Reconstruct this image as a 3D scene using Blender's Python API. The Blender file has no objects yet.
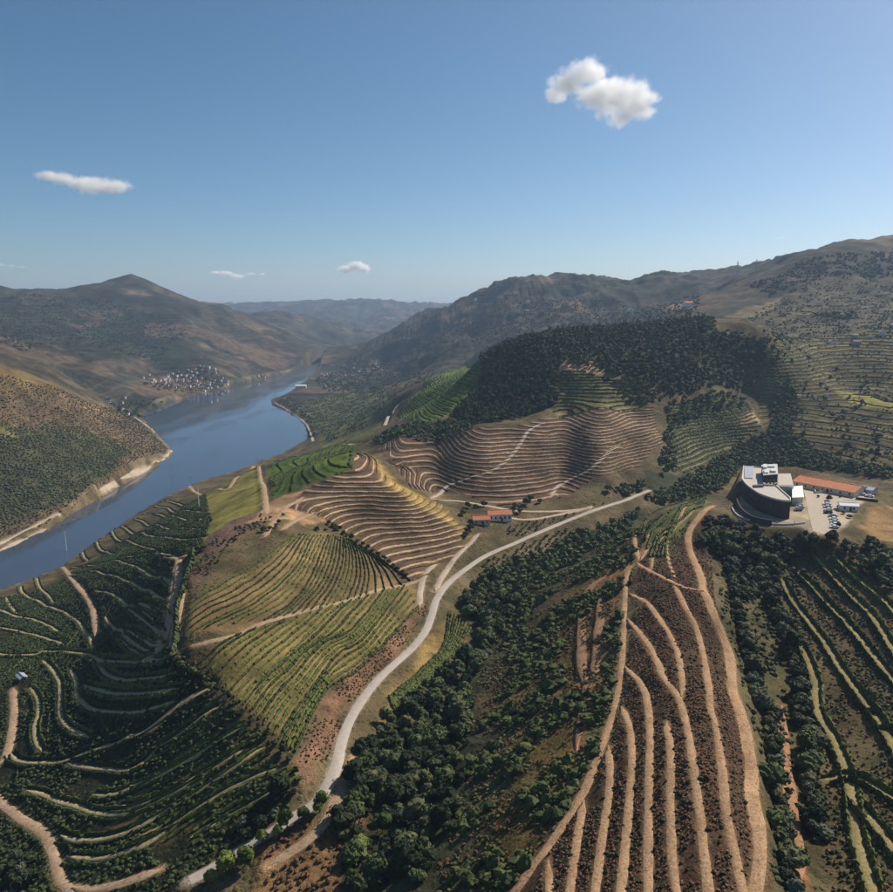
import bpy, bmesh, math, random
import numpy as np
from mathutils import Vector, Matrix
random.seed(7); RNG = np.random.default_rng(7)
R = math.radians; HAZE = 7.5e-5
sc = bpy.context.scene
COL = sc.collection

# ------------------------------------------------------------------ camera
CAM_Z = 240.0; FPX = 750.0; PITCH = R(10.65); CX, CY = 446.5, 446.0
cam_d = bpy.data.cameras.new('camera'); cam = bpy.data.objects.new('camera', cam_d); COL.objects.link(cam)
cam.location = (0, 0, CAM_Z); cam.rotation_euler = (R(90)-PITCH, 0, 0)
cam_d.sensor_fit = 'HORIZONTAL'; cam_d.sensor_width = 36.0; cam_d.lens = 36.0*FPX/893.0
cam_d.clip_start = 1.0; cam_d.clip_end = 60000.0
sc.camera = cam

# ------------------------------------------------------------------ light
SUN_AZ, SUN_EL = 52.0, 40.0          # azimuth clockwise from +Y (view direction)
w = bpy.data.worlds.new('World'); sc.world = w; w.use_nodes = True
nt = w.node_tree; bg = nt.nodes['Background']
sky = nt.nodes.new('ShaderNodeTexSky'); sky.sky_type = 'NISHITA'; sky.sun_disc = False
sky.sun_elevation = R(SUN_EL); sky.sun_rotation = R(SUN_AZ); sky.altitude = 2500; sky.air_density = 1.0; sky.dust_density = 6.0; sky.ozone_density = 3.0
hs = nt.nodes.new('ShaderNodeHueSaturation'); hs.inputs['Saturation'].default_value = 1.12; hs.inputs['Hue'].default_value = .49; nt.links.new(sky.outputs[0], hs.inputs['Color']); nt.links.new(hs.outputs[0], bg.inputs[0]); bg.inputs[1].default_value = 0.083
sun_d = bpy.data.lights.new('sun', 'SUN'); sun_d.energy = 5.0; sun_d.angle = R(0.53); sun_d.color = (1.0, 0.91, 0.79)
sun = bpy.data.objects.new('sun', sun_d); COL.objects.link(sun)
sd = Vector((math.sin(R(SUN_AZ))*math.cos(R(SUN_EL)), math.cos(R(SUN_AZ))*math.cos(R(SUN_EL)), math.sin(R(SUN_EL))))
sun.rotation_euler = sd.to_track_quat('Z', 'Y').to_euler(); sun.location = sd*3000
sc.view_settings.view_transform = 'Standard'; sc.view_settings.look = 'None'; sc.view_settings.gamma = 1.0
sc.view_settings.exposure = 0.2; sc.view_settings.use_curve_mapping = False
cy = sc.cycles; cy.use_denoising = True; cy.max_bounces = 16; cy.diffuse_bounces = 2; cy.glossy_bounces = 2
cy.transmission_bounces = 2; cy.transparent_max_bounces = 6; cy.volume_bounces = 14; cy.caustics_reflective = False; cy.caustics_refractive = False
cy.use_adaptive_sampling = True; cy.adaptive_threshold = 0.02

# ------------------------------------------------------------------ pixel -> world
ct, st = math.cos(PITCH), math.sin(PITCH)
def ray(px, py):
    px = np.asarray(px, float); py = np.asarray(py, float); v = CY-py
    return px-CX, FPX*ct+v*st, -FPX*st+v*ct
def PZ(px, py, z):
    a, b, c = ray(px, py); t = (z-CAM_Z)/c; return float(a*t), float(b*t), float(z)
def PD(px, py, d):
    a, b, c = ray(px, py); t = d/b; return float(a*t), float(b*t), float(CAM_Z+c*t)
def ZM(x0, y0, s, pts):
    return [(x0+a/s, y0+b/s) for a, b in pts]

# ------------------------------------------------------------------ numpy noise
_perm = RNG.permutation(512); _perm = np.concatenate([_perm, _perm, _perm])
def vnoise(x, y, seed=0):
    xi = np.floor(x).astype(np.int64); yi = np.floor(y).astype(np.int64); xf = x-xi; yf = y-yi
    u = xf*xf*xf*(xf*(xf*6-15)+10); v = yf*yf*yf*(yf*(yf*6-15)+10)
    def h(i, j):
        return _perm[(_perm[(i+seed*37) & 511]+j) & 511]
    def g(i, j, dx, dy):
        a = h(i, j)*(2*math.pi/512); return np.cos(a)*dx+np.sin(a)*dy
    n00 = g(xi, yi, xf, yf); n10 = g(xi+1, yi, xf-1, yf); n01 = g(xi, yi+1, xf, yf-1); n11 = g(xi+1, yi+1, xf-1, yf-1)
    return (n00*(1-u)+n10*u)*(1-v)+(n01*(1-u)+n11*u)*v
def fbm(x, y, octv=4, seed=0, ridged=False):
    r = 0; a = 1.0; f = 1.0
    for k in range(octv):
        n = vnoise(x*f, y*f, seed+k)
        r = r+a*((0.5-np.abs(n)*1.6) if ridged else n); a *= .5; f *= 2.03
    return r

# ------------------------------------------------------------------ terrain control points
ctrl = []
def cz(*p):
    for a, b, z in p: ctrl.append(PZ(a, b, z))
def cd(*p):
    for a, b, d in p: ctrl.append(PD(a, b, d))
# spur with the dirt tracks and ravine on its right
cz((700,520,135),(705,600,133),(730,700,132),(750,800,131),(760,892,130),(640,560,129),(630,640,127),(610,740,125),(560,850,121),(520,892,117),
   (660,530,131),(690,505,136),(580,640,116),(520,700,104),(470,800,100),(440,892,101),(600,600,119),(560,600,109),(650,700,129),(650,850,127),
   (715,560,126),(740,650,119),(775,750,118),(790,850,119),(850,650,119),(893,800,121),(800,600,118),(893,600,127),(850,800,118),(893,892,124),(893,700,122),(840,560,128),(780,550,127))
# gully and road
cz((370,870,91),(400,800,90),(430,720,89),(460,650,89),(490,600,90),(560,560,93),(620,530,97),(660,505,100),
   (315,800,94),(340,740,94),(375,680,94),(420,630,94),(440,590,95),(480,558,97),(540,530,100),(590,510,103),(635,497,105),(440,640,91),(330,850,90),(300,880,89))
# sunlit vineyard hill
cz((190,640,108),(240,720,102),(290,755,98),(310,785,95),(300,650,104),(350,620,103),(250,600,112),(200,590,115),(300,535,119),(250,545,120),
   (390,590,98),(350,570,105),(415,600,96),(220,540,120),(185,560,115),(180,600,112),(170,650,104),(280,510,120),(330,690,98),(380,640,97))
# knoll ridge and its near hollow
cz((365,455,126),(385,480,123),(410,497,118),(435,508,112),(460,525,106),(472,540,101),(330,530,112),(370,555,104),(410,582,97),(320,500,118),(350,510,114),(380,530,108),
   (400,470,112),(440,493,108),(490,520,104),(520,505,106))
# river side of the hill
cz((240,500,100),(260,467,72),(265,482,90),(215,505,78),(215,490,40),(180,512,48),(170,550,92),(150,530,45),(100,570,46),(130,600,81),(90,600,56),(60,620,46),
   (100,640,76),(60,600,36),(0,640,40),(150,680,96),(100,700,83),(40,700,66),(0,700,57),(100,760,78),(170,740,90),(200,800,89),(150,830,83),(60,800,72),
   (250,830,89),(150,892,81),(0,892,66),(0,800,64),(250,892,86),(0,605,14),(60,583,16),(100,556,18),(150,526,28),(205,494,38),(330,448,55),(300,470,80),(345,455,95))
# slopes behind
cd((525,435,610),(470,430,650),(450,460,575),(400,440,680),(400,425,760),(520,470,550),(560,480,540),(600,450,575),(650,470,570),(640,430,620),(560,420,640),(680,460,610),(680,430,660),
   (600,400,690),(660,400,690),(560,370,740),(620,370,740),(680,370,740),(440,400,900),(470,375,880),(400,410,1050),(420,395,1000),(380,425,1100),
   (480,362,860),(500,348,840),(540,339,830),(600,333,830),(650,330,830),(720,335,810),(765,347,800),(720,400,720),(500,400,740))
cz((350,440,45),(330,425,18),(360,405,30),(400,385,50),(330,395,12),(300,400,6),(440,366,85))
cd((780,430,700),(893,440,640),(830,450,640),(730,440,690),(830,380,840),(893,400,750),(760,400,770),(820,340,1000),(893,330,1000),(840,320,1150),(893,300,1300),(850,290,1450),
   (720,318,1250),(780,297,1380),(830,277,1480),(720,465,629))
ctrl += [(-60,1150,110),(100,1150,150),(300,1150,160),(60,1500,110),(300,1500,170)]
# right bank mountains
cd((360,345,3300),(400,328,3200),(430,316,3100),(460,303,3000),(490,291,2900),(520,283,2800),(545,279,2700),(600,284,2700),(660,281,2600),(720,275,2500),(745,274,2450),
   (770,266,1950),(800,258,1850),(830,249,1800),(860,245,1780),(893,244,1780),(400,360,2500),(450,340,2400),(500,320,2300),(560,310,2200),(620,305,2100),(690,300,2000),(340,362,2900))
ctrl += [(400,3600,230),(900,3300,260),(1300,2700,300),(1600,2200,330),(1500,1500,280),(1100,1000,230),(800,700,180),(600,450,150),(500,250,130),(600,0,130),(300,0,126),(0,0,120),(-200,0,80),(-350,50,40),
         (0,-250,130),(400,-250,130),(-400,-250,20),(-300,260,38),(-380,380,14),(2500,2500,380),(2500,4000,300),(1500,5000,260)]
# left bank
cd((0,366,1150),(40,380,1180),(75,395,1250),(100,405,1330),(125,415,1450),(50,470,930),(50,420,1070),(50,385,1165),(0,480,880),(0,420,1000),(100,450,1050),(130,440,1180),(100,398,1650),
   (0,291,2900),(60,293,2900),(95,290,3000),(120,281,3200),(133,277,3250),(150,283,3250),(175,291,3300),(210,305,3400),(250,318,3500),(290,335,3600),(315,348,3700),
   (150,330,2700),(200,340,2700),(250,355,2800),(280,364,2850),(60,320,2500),(0,320,2400),(0,350,1900),(50,365,1700),(100,345,2250))
cz((190,378,25),(240,378,18),(150,385,32),(100,378,65),(205,365,60))
ctrl += [(-1750,3500,235),(-2150,3450,235),(-1350,3800,240),(-750,1450,120),(-1200,1500,160),(-1100,1000,170),(-900,700,70),(-1300,600,120),(-2500,2500,300),(-2500,3800,260),(-1500,4200,230),(-800,4500,150),(-2500,1000,250)]
# far mountains
cd((235,310,7000),(270,311,7000),(310,306,7200),(345,302,7500),(375,301,7500),(410,305,7500),(435,308,7600),(480,306,8000),(330,350,3750),(345,343,4300),(360,335,5000),(340,325,5500),(280,325,5500),(260,318,6200),(380,325,6000),(420,317,6600))
ctrl += [(-4000,7000,260),(4000,7000,270),(2500,8000,260),(-6000,4000,300),(6000,4000,300),(-500,10000,180),(3000,11000,180),(-4500,11000,180),(-6000,9000,180),(6000,9000,180),(5000,1500,300),(-5000,1000,250)]

# ------------------------------------------------------------------ thin-plate spline in a log-range chart of the ground plan
ctrl = np.array(ctrl)
def chart(x, y):
    r = np.sqrt(y*y*(y > 0)+260.0**2); return np.stack([x/r*2.2, np.log(r/260.0)*2.0+np.minimum(y, 0)/260.0], -1)
def tps_k(d2):
    return np.where(d2 > 1e-12, .5*d2*np.log(d2+1e-12), 0)
Q = chart(ctrl[:, 0], ctrl[:, 1]); zs = ctrl[:, 2]
n = len(Q); D2 = ((Q[:, None]-Q[None])**2).sum(-1)
A = np.zeros((n+3, n+3)); A[:n, :n] = tps_k(D2)+np.eye(n)*2e-5; A[:n, n] = 1; A[:n, n+1:] = Q; A[n:, :n] = A[:n, n:].T
W = np.linalg.solve(A, np.concatenate([zs, [0, 0, 0]]))
def smooth_h(x, y):
    p = chart(x.ravel(), y.ravel()); out = np.empty(len(p))
    for i in range(0, len(p), 40000):
        q = p[i:i+40000]; d2 = ((q*q).sum(1)[:, None]+(Q*Q).sum(1)[None]-2*q@Q.T).clip(0)
        out[i:i+40000] = tps_k(d2)@W[:n]+W[n]+q@W[n+1:]
    return out.reshape(x.shape)

def axis(a, fine0, fine1, b, h, g, hmax):
    m = list(np.arange(fine0, fine1+1e-6, h)); s = h
    while m[-1] < b: s = min(s*g, hmax); m.append(m[-1]+s)
    s = h
    while m[0] > a: s = min(s*g, hmax); m.insert(0, m[0]-s)
    return np.array(m)
XS = axis(-6500, -270, 330, 6500, 1.5, 1.018, 120)
YS = axis(-260, 105, 720, 12500, 1.4, 1.0085, 120)
GX, GY = np.meshgrid(XS, YS)
# smooth surface evaluated on every second line of the grid, then linearly refined
def refine(fn):
    ix = np.unique(np.r_[np.arange(0, len(XS), 3), len(XS)-1]); iy = np.unique(np.r_[np.arange(0, len(YS), 3), len(YS)-1])
    c = fn(*np.meshgrid(XS[ix], YS[iy]))
    t = np.stack([np.interp(XS, XS[ix], r) for r in c])
    return np.stack([np.interp(YS, YS[iy], t[:, j]) for j in range(t.shape[1])], 1)
HS = refine(smooth_h)
# small spurs and hollows running down the brown slope
yw = np.clip((GY-505)/45, 0, 1)*np.clip((730-GY)/60, 0, 1)
for cx_, am, sg in ((-37, 3.0, 13), (27, 4.5, 20), (120, 4.0, 14), (92, -4.0, 12), (-8, -3.5, 12), (146, -3.0, 12)):
    HS = HS+am*np.exp(-((GX-cx_*GY/580)/sg)**2)*yw

# ------------------------------------------------------------------ river outline (water level 0)
rv_near = [(0,594),(60,571),(100,545),(150,517),(205,484),(262,461),(312,444)]
rv_right = [(309,432),(304,422),(292,413),(273,405),(271,400),(285,395),(300,385),(312,375),(322,365),(330,360),(336,356)]
rv_left = [(326,356),(316,362),(300,368.5),(275,376),(235,386),(188,397),(161,405),(140,417),(150,430),(165,445),(173,453),(156,464),(116,487),(84,506),(47,529),(0,551)]
RIVER = [PZ(a, b, 0)[:2] for a, b in rv_near+rv_right+rv_left]
RIVER = RIVER+[(-640,520),(-900,260),(-1100,-200),(-1300,-400),(-900,-400),(-760,0),(-600,300),(-470,470)]
def pip(x, y, poly):
    m = np.zeros(x.shape, bool); k = len(poly)
    for i in range(k):
        x1, y1 = poly[i]; x2, y2 = poly[(i+1) % k]
        if y1 == y2: continue
        c = ((y1 > y) != (y2 > y)) & (x < (x2-x1)*(y-y1)/(y2-y1)+x1); m ^= c
    return m
def segdist(x, y, poly, closed=True):
    d = np.full(x.shape, 1e9); k = len(poly)
    for i in range(k if closed else k-1):
        x1, y1 = poly[i]; x2, y2 = poly[(i+1) % k]; dx, dy = x2-x1, y2-y1; L = dx*dx+dy*dy+1e-9
        t = (((x-x1)*dx+(y-y1)*dy)/L).clip(0, 1); d = np.minimum(d, (x-x1-t*dx)**2+(y-y1-t*dy)**2)
    return np.sqrt(d)
rin = pip(GX, GY, RIVER); rd = refine(lambda a, b: segdist(a, b, RIVER))
# relief noise grows with range; the folds of the mountains come from ridged noise
rng_ = np.sqrt(GX**2+GY**2)
amp_far = np.clip((rng_-1150)/1300, 0, 1)
HN = fbm(GX/480+3, GY/560, 6, 3, True)*62*amp_far*np.clip(rd/400, 0, 1)
HN += fbm(GX/90, GY/90, 3, 11)*np.clip((rng_-350)/500, 0, 1)*4.0*np.clip(rd/80, 0, 1)
HN += fbm(GX/14, GY/14, 3, 23)*0.9
HN += (fbm(GX/150+11, GY/170, 4, 41, True)-.1)*17*amp_far*np.clip(rd/250, 0, 1)
HN -= 27*amp_far*np.clip(rd/400, 0, 1)
H = HS+HN
pk = PD(133, 277, 3250)
pr = np.hypot(GX-pk[0], (GY-pk[1])*.6); H += (HS-H)*np.exp(-(pr/250.0)**2)*.8; H += 16*np.clip(1-pr/160, 0, 1)**1.2
land = np.maximum(H, 0.6+np.minimum(rd*.35, 4.0))
H = np.where(rin, -0.4-np.minimum(rd*.25, 7.0), land)
# level platform of the winery
PLAT_Z = 135.0
PLAT = [PZ(a, b, PLAT_Z)[:2] for a, b in [(731,508),(738,520),(758,528),(800,529),(812,536),(835,538),(850,528),(858,512),(880,505),(884,492),(866,483),(830,474),(797,467),(742,467)]]
pin = pip(GX, GY, PLAT); near = (np.abs(GX-150) < 200) & (np.abs(GY-400) < 200)
pdm = np.full(GX.shape, 1e9); pdm[near] = segdist(GX[near], GY[near], PLAT)
wgt = np.where(pin, 1.0, np.clip(1-pdm/16.0, 0, 1)**1.5); H = H*(1-wgt)+PLAT_Z*wgt

# ------------------------------------------------------------------ height lookup and ray casting on the grid
def hget(x, y, F=None):
    F = H if F is None else F
    x = np.asarray(x, float); y = np.asarray(y, float)
    i = np.clip(np.searchsorted(XS, x)-1, 0, len(XS)-2); j = np.clip(np.searchsorted(YS, y)-1, 0, len(YS)-2)
    u = ((x-XS[i])/(XS[i+1]-XS[i])).clip(0, 1); v = ((y-YS[j])/(YS[j+1]-YS[j])).clip(0, 1)
    return (F[j, i]*(1-u)+F[j, i+1]*u)*(1-v)+(F[j+1, i]*(1-u)+F[j+1, i+1]*u)*v
STEPS = 70*np.exp(np.arange(0, 5.1, .006))
def cast(pts):
    pts = np.asarray(pts, float); a, b, c = ray(pts[:, 0], pts[:, 1]); out = []
    for k in range(len(pts)):
        x = a[k]/b[k]*STEPS; z = CAM_Z+c[k]/b[k]*STEPS; under = z < hget(x, STEPS)
        if not under.any(): out.append((np.nan, np.nan, np.nan)); continue
        i = int(np.argmax(under)); lo, hi = STEPS[max(i-1, 0)], STEPS[i]
        for _ in range(12):
            m = .5*(lo+hi)
            if CAM_Z+c[k]/b[k]*m < float(hget(a[k]/b[k]*m, m)): hi = m
            else: lo = m
        out.append((a[k]/b[k]*hi, hi, CAM_Z+c[k]/b[k]*hi))
    return np.array(out)
def castxy(pts):
    p = cast(pts); return p[~np.isnan(p[:, 0])][:, :2]
def smooth_line(p, step):
    p = np.asarray(p, float); m = len(p)
    if m < 2: return p
    q = np.vstack([2*p[0]-p[1], p, 2*p[-1]-p[-2]]); o = []
    for i in range(m-1):
        p0, p1, p2, p3 = q[i:i+4]
        for t in np.linspace(0, 1, 12, endpoint=False):
            o.append(.5*((2*p1)+(-p0+p2)*t+(2*p0-5*p1+4*p2-p3)*t*t+(-p0+3*p1-3*p2+p3)*t**3))
    o.append(p[-1]); o = np.array(o); s = np.r_[0, np.cumsum(np.hypot(*np.diff(o, axis=0).T))]
    k = max(int(s[-1]/step), 2); ss = np.linspace(0, s[-1], k+1)
    return np.stack([np.interp(ss, s, o[:, 0]), np.interp(ss, s, o[:, 1])], 1)
# ------------------------------------------------------------------ traced ways (photo pixels), later laid on the ground
R1 = lambda *p: ZM(0, 500, 4.956, p)
R2 = lambda *p: ZM(0, 640, 4.956, p)
R3 = lambda *p: ZM(130, 640, 4.46, p)
R4 = lambda *p: ZM(0, 742, 5.947, p)
R5 = lambda *p: ZM(180, 510, 3.431, p)
R6 = lambda *p: ZM(260, 430, 4.06, p)
R7 = lambda *p: ZM(370, 390, 2.977, p)
R8 = lambda *p: ZM(560, 490, 4.46, p)
R9 = lambda *p: ZM(500, 672, 4.055, p)
RA = lambda *p: ZM(693, 530, 4.46, p)
RB = lambda *p: ZM(693, 692, 4.46, p)
RC = lambda *p: ZM(300, 560, 2.687, p)
RD = lambda *p: ZM(150, 440, 5.247, p)
ROAD = [(650,490),(635,496),(625,500),(600,508),(575,518),(545,530),(515,543),(490,553),(470,566),(450,582),(437,598),(432,615),(425,632),(412,648),(395,664),(378,680),(362,700),(350,720),(342,742),(337,762),(330,780),(318,797),(303,809),(291,816),(274,829),(249,846),(225,862),(190,885)]
WAYS = []   # (type, px line, half width)
def ways(kind, hw, *lines):
    for l in lines:
        l = list(l); (x0_, y0_), (x1_, y1_) = l[-2:]
        if y1_ > 886 or x1_ > 889:
            s_ = 40/math.hypot(x1_-x0_, y1_-y0_); l.append((x1_+(x1_-x0_)*s_, y1_+(y1_-y0_)*s_))
        (x0_, y0_), (x1_, y1_) = l[1], l[0]
        if x1_ < 3:
            s_ = 40/math.hypot(x1_-x0_, y1_-y0_); l.insert(0, (x1_+(x1_-x0_)*s_, y1_+(y1_-y0_)*s_))
        WAYS.append((kind, l, hw))
ways('road', 2.1, ROAD)
ways('lane', 1.7, R6((890,420),(820,490),(750,580),(710,650)), [(437,563),(426,574),(421,590),(419,606)],
     R7((180,322),(250,330),(350,345),(430,358),(520,362),(640,352),(660,345)), R7((380,372),(470,385),(560,372),(640,352)),
     R7((180,320),(220,295),(280,268),(350,245),(400,215),(440,170),(475,120),(520,95)), R7((540,310),(560,285),(600,262),(650,240),(690,205),(740,165)))
ways('lane', 2.3, [(0,543),(30,528),(60,514)], [(0,550),(25,539),(47,529)], [(100,491),(117,485)], [(120,479),(150,466),(170,452),(167,445),(152,430),(134,417)],
     [(313,441),(309,430),(303,421),(290,412),(275,403)], [(330,447),(360,443),(380,437)], [(385,425),(395,410),(415,395),(440,380)])
ways('dirt', 1.9, R1((265,320),(330,355),(370,410),(430,480),(465,560),(475,640),(465,680)), RD((60,595),(140,620),(150,700),(140,800),(100,892)), RD((215,585),(150,630)),
     R1((880,330),(865,420),(850,520),(825,640),(780,740),(720,800)), [(182,590),(176,625),(172,655)], R2((65,245),(70,330),(65,420),(50,520),(20,590),(0,610)),
     R4((0,350),(60,400),(120,445),(200,495),(270,550),(290,590),(330,690),(350,790),(390,860),(430,892)), R4((430,870),(560,875),(680,855),(800,810),(892,780),(960,745)),
     R3((0,430),(100,400),(190,310),(260,260),(350,210)), RD((545,135),(580,200),(605,300),(610,390)), RD((185,250),(240,275),(340,260),(440,215),(540,135)),
     RD((600,510),(660,420),(720,350),(800,300)), RD((690,470),(790,410),(860,380)), R5((50,470),(190,430),(290,385),(420,350),(560,315),(690,270),(820,240)),
     ZM(200,760,4.06,[(630,0),(580,130),(540,190),(510,250),(430,330),(340,390),(270,440)]))
ways('bench', 1.7, R8((685,70),(630,110),(580,180),(575,240),(600,320),(630,390),(640,450),(680,540),(720,640),(760,760),(800,892))[:-1]+RB((180,0),(210,90),(240,200),(260,350),(270,480),(290,600),(300,720),(290,830),(280,892)))
ways('bench', 1.1, R8((640,455),(560,430),(500,410),(420,370),(340,325)), R8((350,310),(335,240),(330,195)),
     R8((320,335),(295,400),(285,550),(280,700),(270,800))+R9((480,60),(470,120),(420,280),(360,440),(300,550),(200,700),(110,820),(60,892)),
     R8((310,465),(370,490),(430,560),(490,650),(530,750),(545,850))+R9((740,60),(735,95)),
     R8((300,575),(340,620),(400,700),(450,800))+R9((650,0),(720,100),(760,230),(780,350),(800,500),(820,650),(845,892)),
     R8((290,790),(330,830))+R9((560,30),(590,90),(605,200),(605,400),(600,560),(600,750),(600,892)),
     R8((510,430),(560,520),(610,620),(640,740),(665,880))+RB((80,80),(100,150),(130,330),(150,550),(190,750),(220,892)),
     R9((440,300),(445,420),(430,580),(400,780),(385,892)), R9((340,520),(320,640),(300,770),(280,892)), R9((195,760),(200,892)),
     R9((490,140),(525,220),(535,330),(525,500),(510,700),(490,892)), R9((675,200),(690,330),(690,480),(695,640),(700,760),(715,892)))
ways('bench', .8, R8((360,310),(390,250),(395,195)), R8((405,355),(420,280),(470,190),(540,110),(650,45)), R8((515,400),(485,320),(475,250),(500,180),(570,120),(600,80)))
ways('strip', 1.3, RA((395,215),(430,290),(490,380),(560,470),(620,560),(700,680),(780,790),(850,892))+RB((800,90),(860,180),(892,240)),
     RA((465,190),(540,260),(640,370),(730,470),(800,560),(892,670)), RA((535,100),(600,180),(700,290),(800,390),(892,540)), RA((630,110),(700,190),(800,270),(892,360)),
     RA((470,500),(520,600),(550,700))+RB((545,0),(560,100),(620,200),(670,320),(700,420),(720,560),(740,680),(800,892)),
     RB((590,400),(700,380),(780,410),(892,480)), RB((710,480),(800,580),(892,700)))
ways('strip', .6, RA((360,280),(410,390),(470,490)))
ways('redsoil', 2.0, RB((395,60),(400,180),(410,300),(430,450),(440,600),(470,750),(480,850)), R8((270,340),(200,390),(130,450),(100,560),(95,700),(110,892)), R8((230,380),(190,500),(170,650),(160,800),(165,892)), R9((345,0),(355,120),(320,250),(310,330)))
BANKS = [R1((0,545),(60,570),(130,585),(200,605),(290,650)), R1((0,635),(100,652),(200,678),(310,712)),
     R1((0,765),(100,768),(180,765),(220,750),(330,752),(430,765),(480,785),(560,800),(650,803),(740,800),(830,785)),
     R1((100,430),(115,465),(200,505),(290,545),(370,590),(420,650),(450,705),(460,740)), R1((180,380),(190,420),(230,465),(265,510)), R1((30,480),(45,515),(75,555),(90,560)),
     R1((355,370),(430,360),(520,368),(600,390),(680,425),(760,465),(820,500)), R1((360,335),(450,325),(570,300),(640,320),(720,355),(790,380),(845,420)),
     R1((560,300),(640,280),(720,268),(800,268),(870,268)), R1((475,450),(540,460),(610,505),(660,550),(720,595),(780,650),(795,675)), R1((650,520),(720,550),(780,600)),
     R1((660,515),(740,520),(800,560),(820,590)), R1((520,580),(560,625),(600,680),(660,735),(710,765)), R1((590,640),(650,690),(720,735),(750,745)), R1((600,640),(680,665),(740,700),(790,725)),
     R1((400,250),(415,280),(435,300)), R1((470,205),(490,235),(530,255),(570,270)), R1((540,155),(570,185),(640,205),(720,235),(790,262)), R1((605,130),(640,155),(720,170),(800,185),(892,195),(1010,185)),
     R1((670,95),(720,115),(800,130),(892,140),(1000,145)), R1((715,70),(800,75),(892,90),(1000,95)), R1((770,30),(830,40),(892,55),(1000,60)), R1((800,5),(860,12),(950,20)),
     R2((210,105),(260,150),(295,210),(298,300),(300,370),(330,425),(400,465),(440,480)), R2((350,155),(378,200),(380,270),(410,310),(470,345),(580,355),(690,355),(780,330),(880,295)),
     R2((150,240),(185,290),(190,360),(172,430),(180,500),(205,550)), R2((480,90),(505,145),(560,185),(640,200),(740,190),(830,175),(870,145)), R2((410,225),(480,245),(560,265),(660,265),(760,260),(892,235)),
     R2((50,560),(80,595),(150,610),(230,608),(310,605),(380,575),(470,540),(580,510),(690,470),(760,420),(830,365),(892,315)), R2((330,615),(430,630),(520,640),(630,650),(700,615),(760,555)),
     R2((460,775),(550,765),(640,745),(740,705),(840,655)), R2((130,750),(200,760),(290,800),(380,825),(460,855),(560,865),(650,850),(740,810),(892,735))+R3((290,612),(400,550),(530,478)), R3((0,670),(150,590),(280,520),(400,440),(510,380)),
     R2((570,830),(680,815),(760,790),(830,770)), R4((360,560),(430,580),(520,585),(620,575),(720,550),(800,515),(892,470))+R3((150,760),(300,670),(450,570),(590,475)),
     R4((400,685),(500,692),(600,690),(700,665),(800,635),(892,590))+R3((240,780),(380,690),(520,620),(660,565)), R3((40,892),(150,830),(270,770),(400,690),(520,630)), R3((270,892),(400,800),(540,720),(640,660),(735,590)),
     R3((100,490),(240,400),(390,290)), R3((0,660),(100,610),(180,580),(300,520))]
ways('bank', 1.05, *BANKS)

# ------------------------------------------------------------------ contour terraces cut into the hills
def wpoly(px):
    return [tuple(p) for p in castxy(px)]
def pmask(poly, soft=0.0, warp=0.0):
    P = np.array(poly); x0, y0 = P.min(0)-soft-8; x1, y1 = P.max(0)+soft+8
    i0, i1 = np.searchsorted(XS, [x0, x1]); j0, j1 = np.searchsorted(YS, [y0, y1]); sl = (slice(j0, j1), slice(i0, i1))
    x, y = GX[sl], GY[sl]
    if warp: x, y = x+fbm(x/18, y/18, 3, 31)*warp, y+fbm(x/18+50, y/18, 3, 37)*warp
    m = pip(x, y, poly).astype(float)
    if soft: m = m*np.clip(segdist(x, y, poly)/soft, 0, 1)
    return sl, m
def seed_line(a): return a
TERR = {}
TZ = [  # name, outline px, step m, ground, line colour, strength
 ('knoll', [(362,452),(385,472),(410,492),(440,503),(475,535),(468,552),(440,565),(425,585),(408,580),(370,550),(330,522),(285,508),(300,490),(330,478)], 1.5, (.100,.066,.048), (.44,.33,.22), 1),
 ('brown', [(375,450),(400,435),(470,430),(520,425),(560,415),(655,405),(665,445),(640,470),(610,475),(560,500),(505,510),(440,492),(408,488)], 1.75, (.092,.060,.046), (.40,.29,.20), 1),
 ('green', [(266,468),(330,447),(360,447),(352,470),(292,492),(272,500)], 2.6, (.07,.10,.025), (.10,.13,.035), .9),
 ('flank', [(396,416),(420,392),(448,369),(468,366),(480,374),(472,388),(460,402),(447,417),(410,426)], 3.4, (.11,.145,.04), (.055,.075,.025), .9),
 ('below', [(560,368),(600,375),(650,378),(660,402),(600,408),(550,415)], 2.6, (.13,.12,.055), (.28,.21,.12), .9),
 ('ravine', [(665,405),(700,395),(750,400),(765,430),(740,445),(690,475),(655,470),(668,440)], 2.4, (.06,.065,.032), (.26,.22,.13), .9),
 ('right', [(755,400),(770,350),(800,335),(935,330),(935,470),(830,462),(780,450),(765,430)], 3.4, (.080,.070,.037), (.23,.18,.095), .95),
 ('upper', [(770,345),(740,320),(780,297),(830,277),(935,270),(935,328),(820,335)], 4.5, (.070,.060,.040), (.16,.13,.08), .7)]
TA = np.zeros(H.shape); TM = np.zeros(H.shape); TP = {}
warpn = fbm(GX/60, GY/60, 2, 5)*.30
for nm, px, stp, c1, c2, k in TZ:
    TP[nm] = wpoly(px); sl, m = pmask(TP[nm], 4.0, 5.0)
    t = HS[sl]/stp+warpn[sl]+HN[sl]/stp*.12; f = t-np.floor(t); g = np.clip(f/.30, 0, 1); g = g*g*(3-2*g)
    H[sl] += stp*(g-f)*m*.6; sel = m > .02
    TA[sl] = np.where(sel, t, TA[sl]); TM[sl] = np.maximum(TM[sl], m*k)

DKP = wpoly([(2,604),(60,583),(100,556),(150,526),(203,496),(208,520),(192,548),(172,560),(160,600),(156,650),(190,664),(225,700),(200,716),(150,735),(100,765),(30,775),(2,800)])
TP['dark'] = DKP; sl, m = pmask(DKP, 2.0); TD = np.zeros(H.shape); TDM = np.zeros(H.shape); TD[sl] = HS[sl]/2.3+warpn[sl]*.3; TDM[sl] = m

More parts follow.
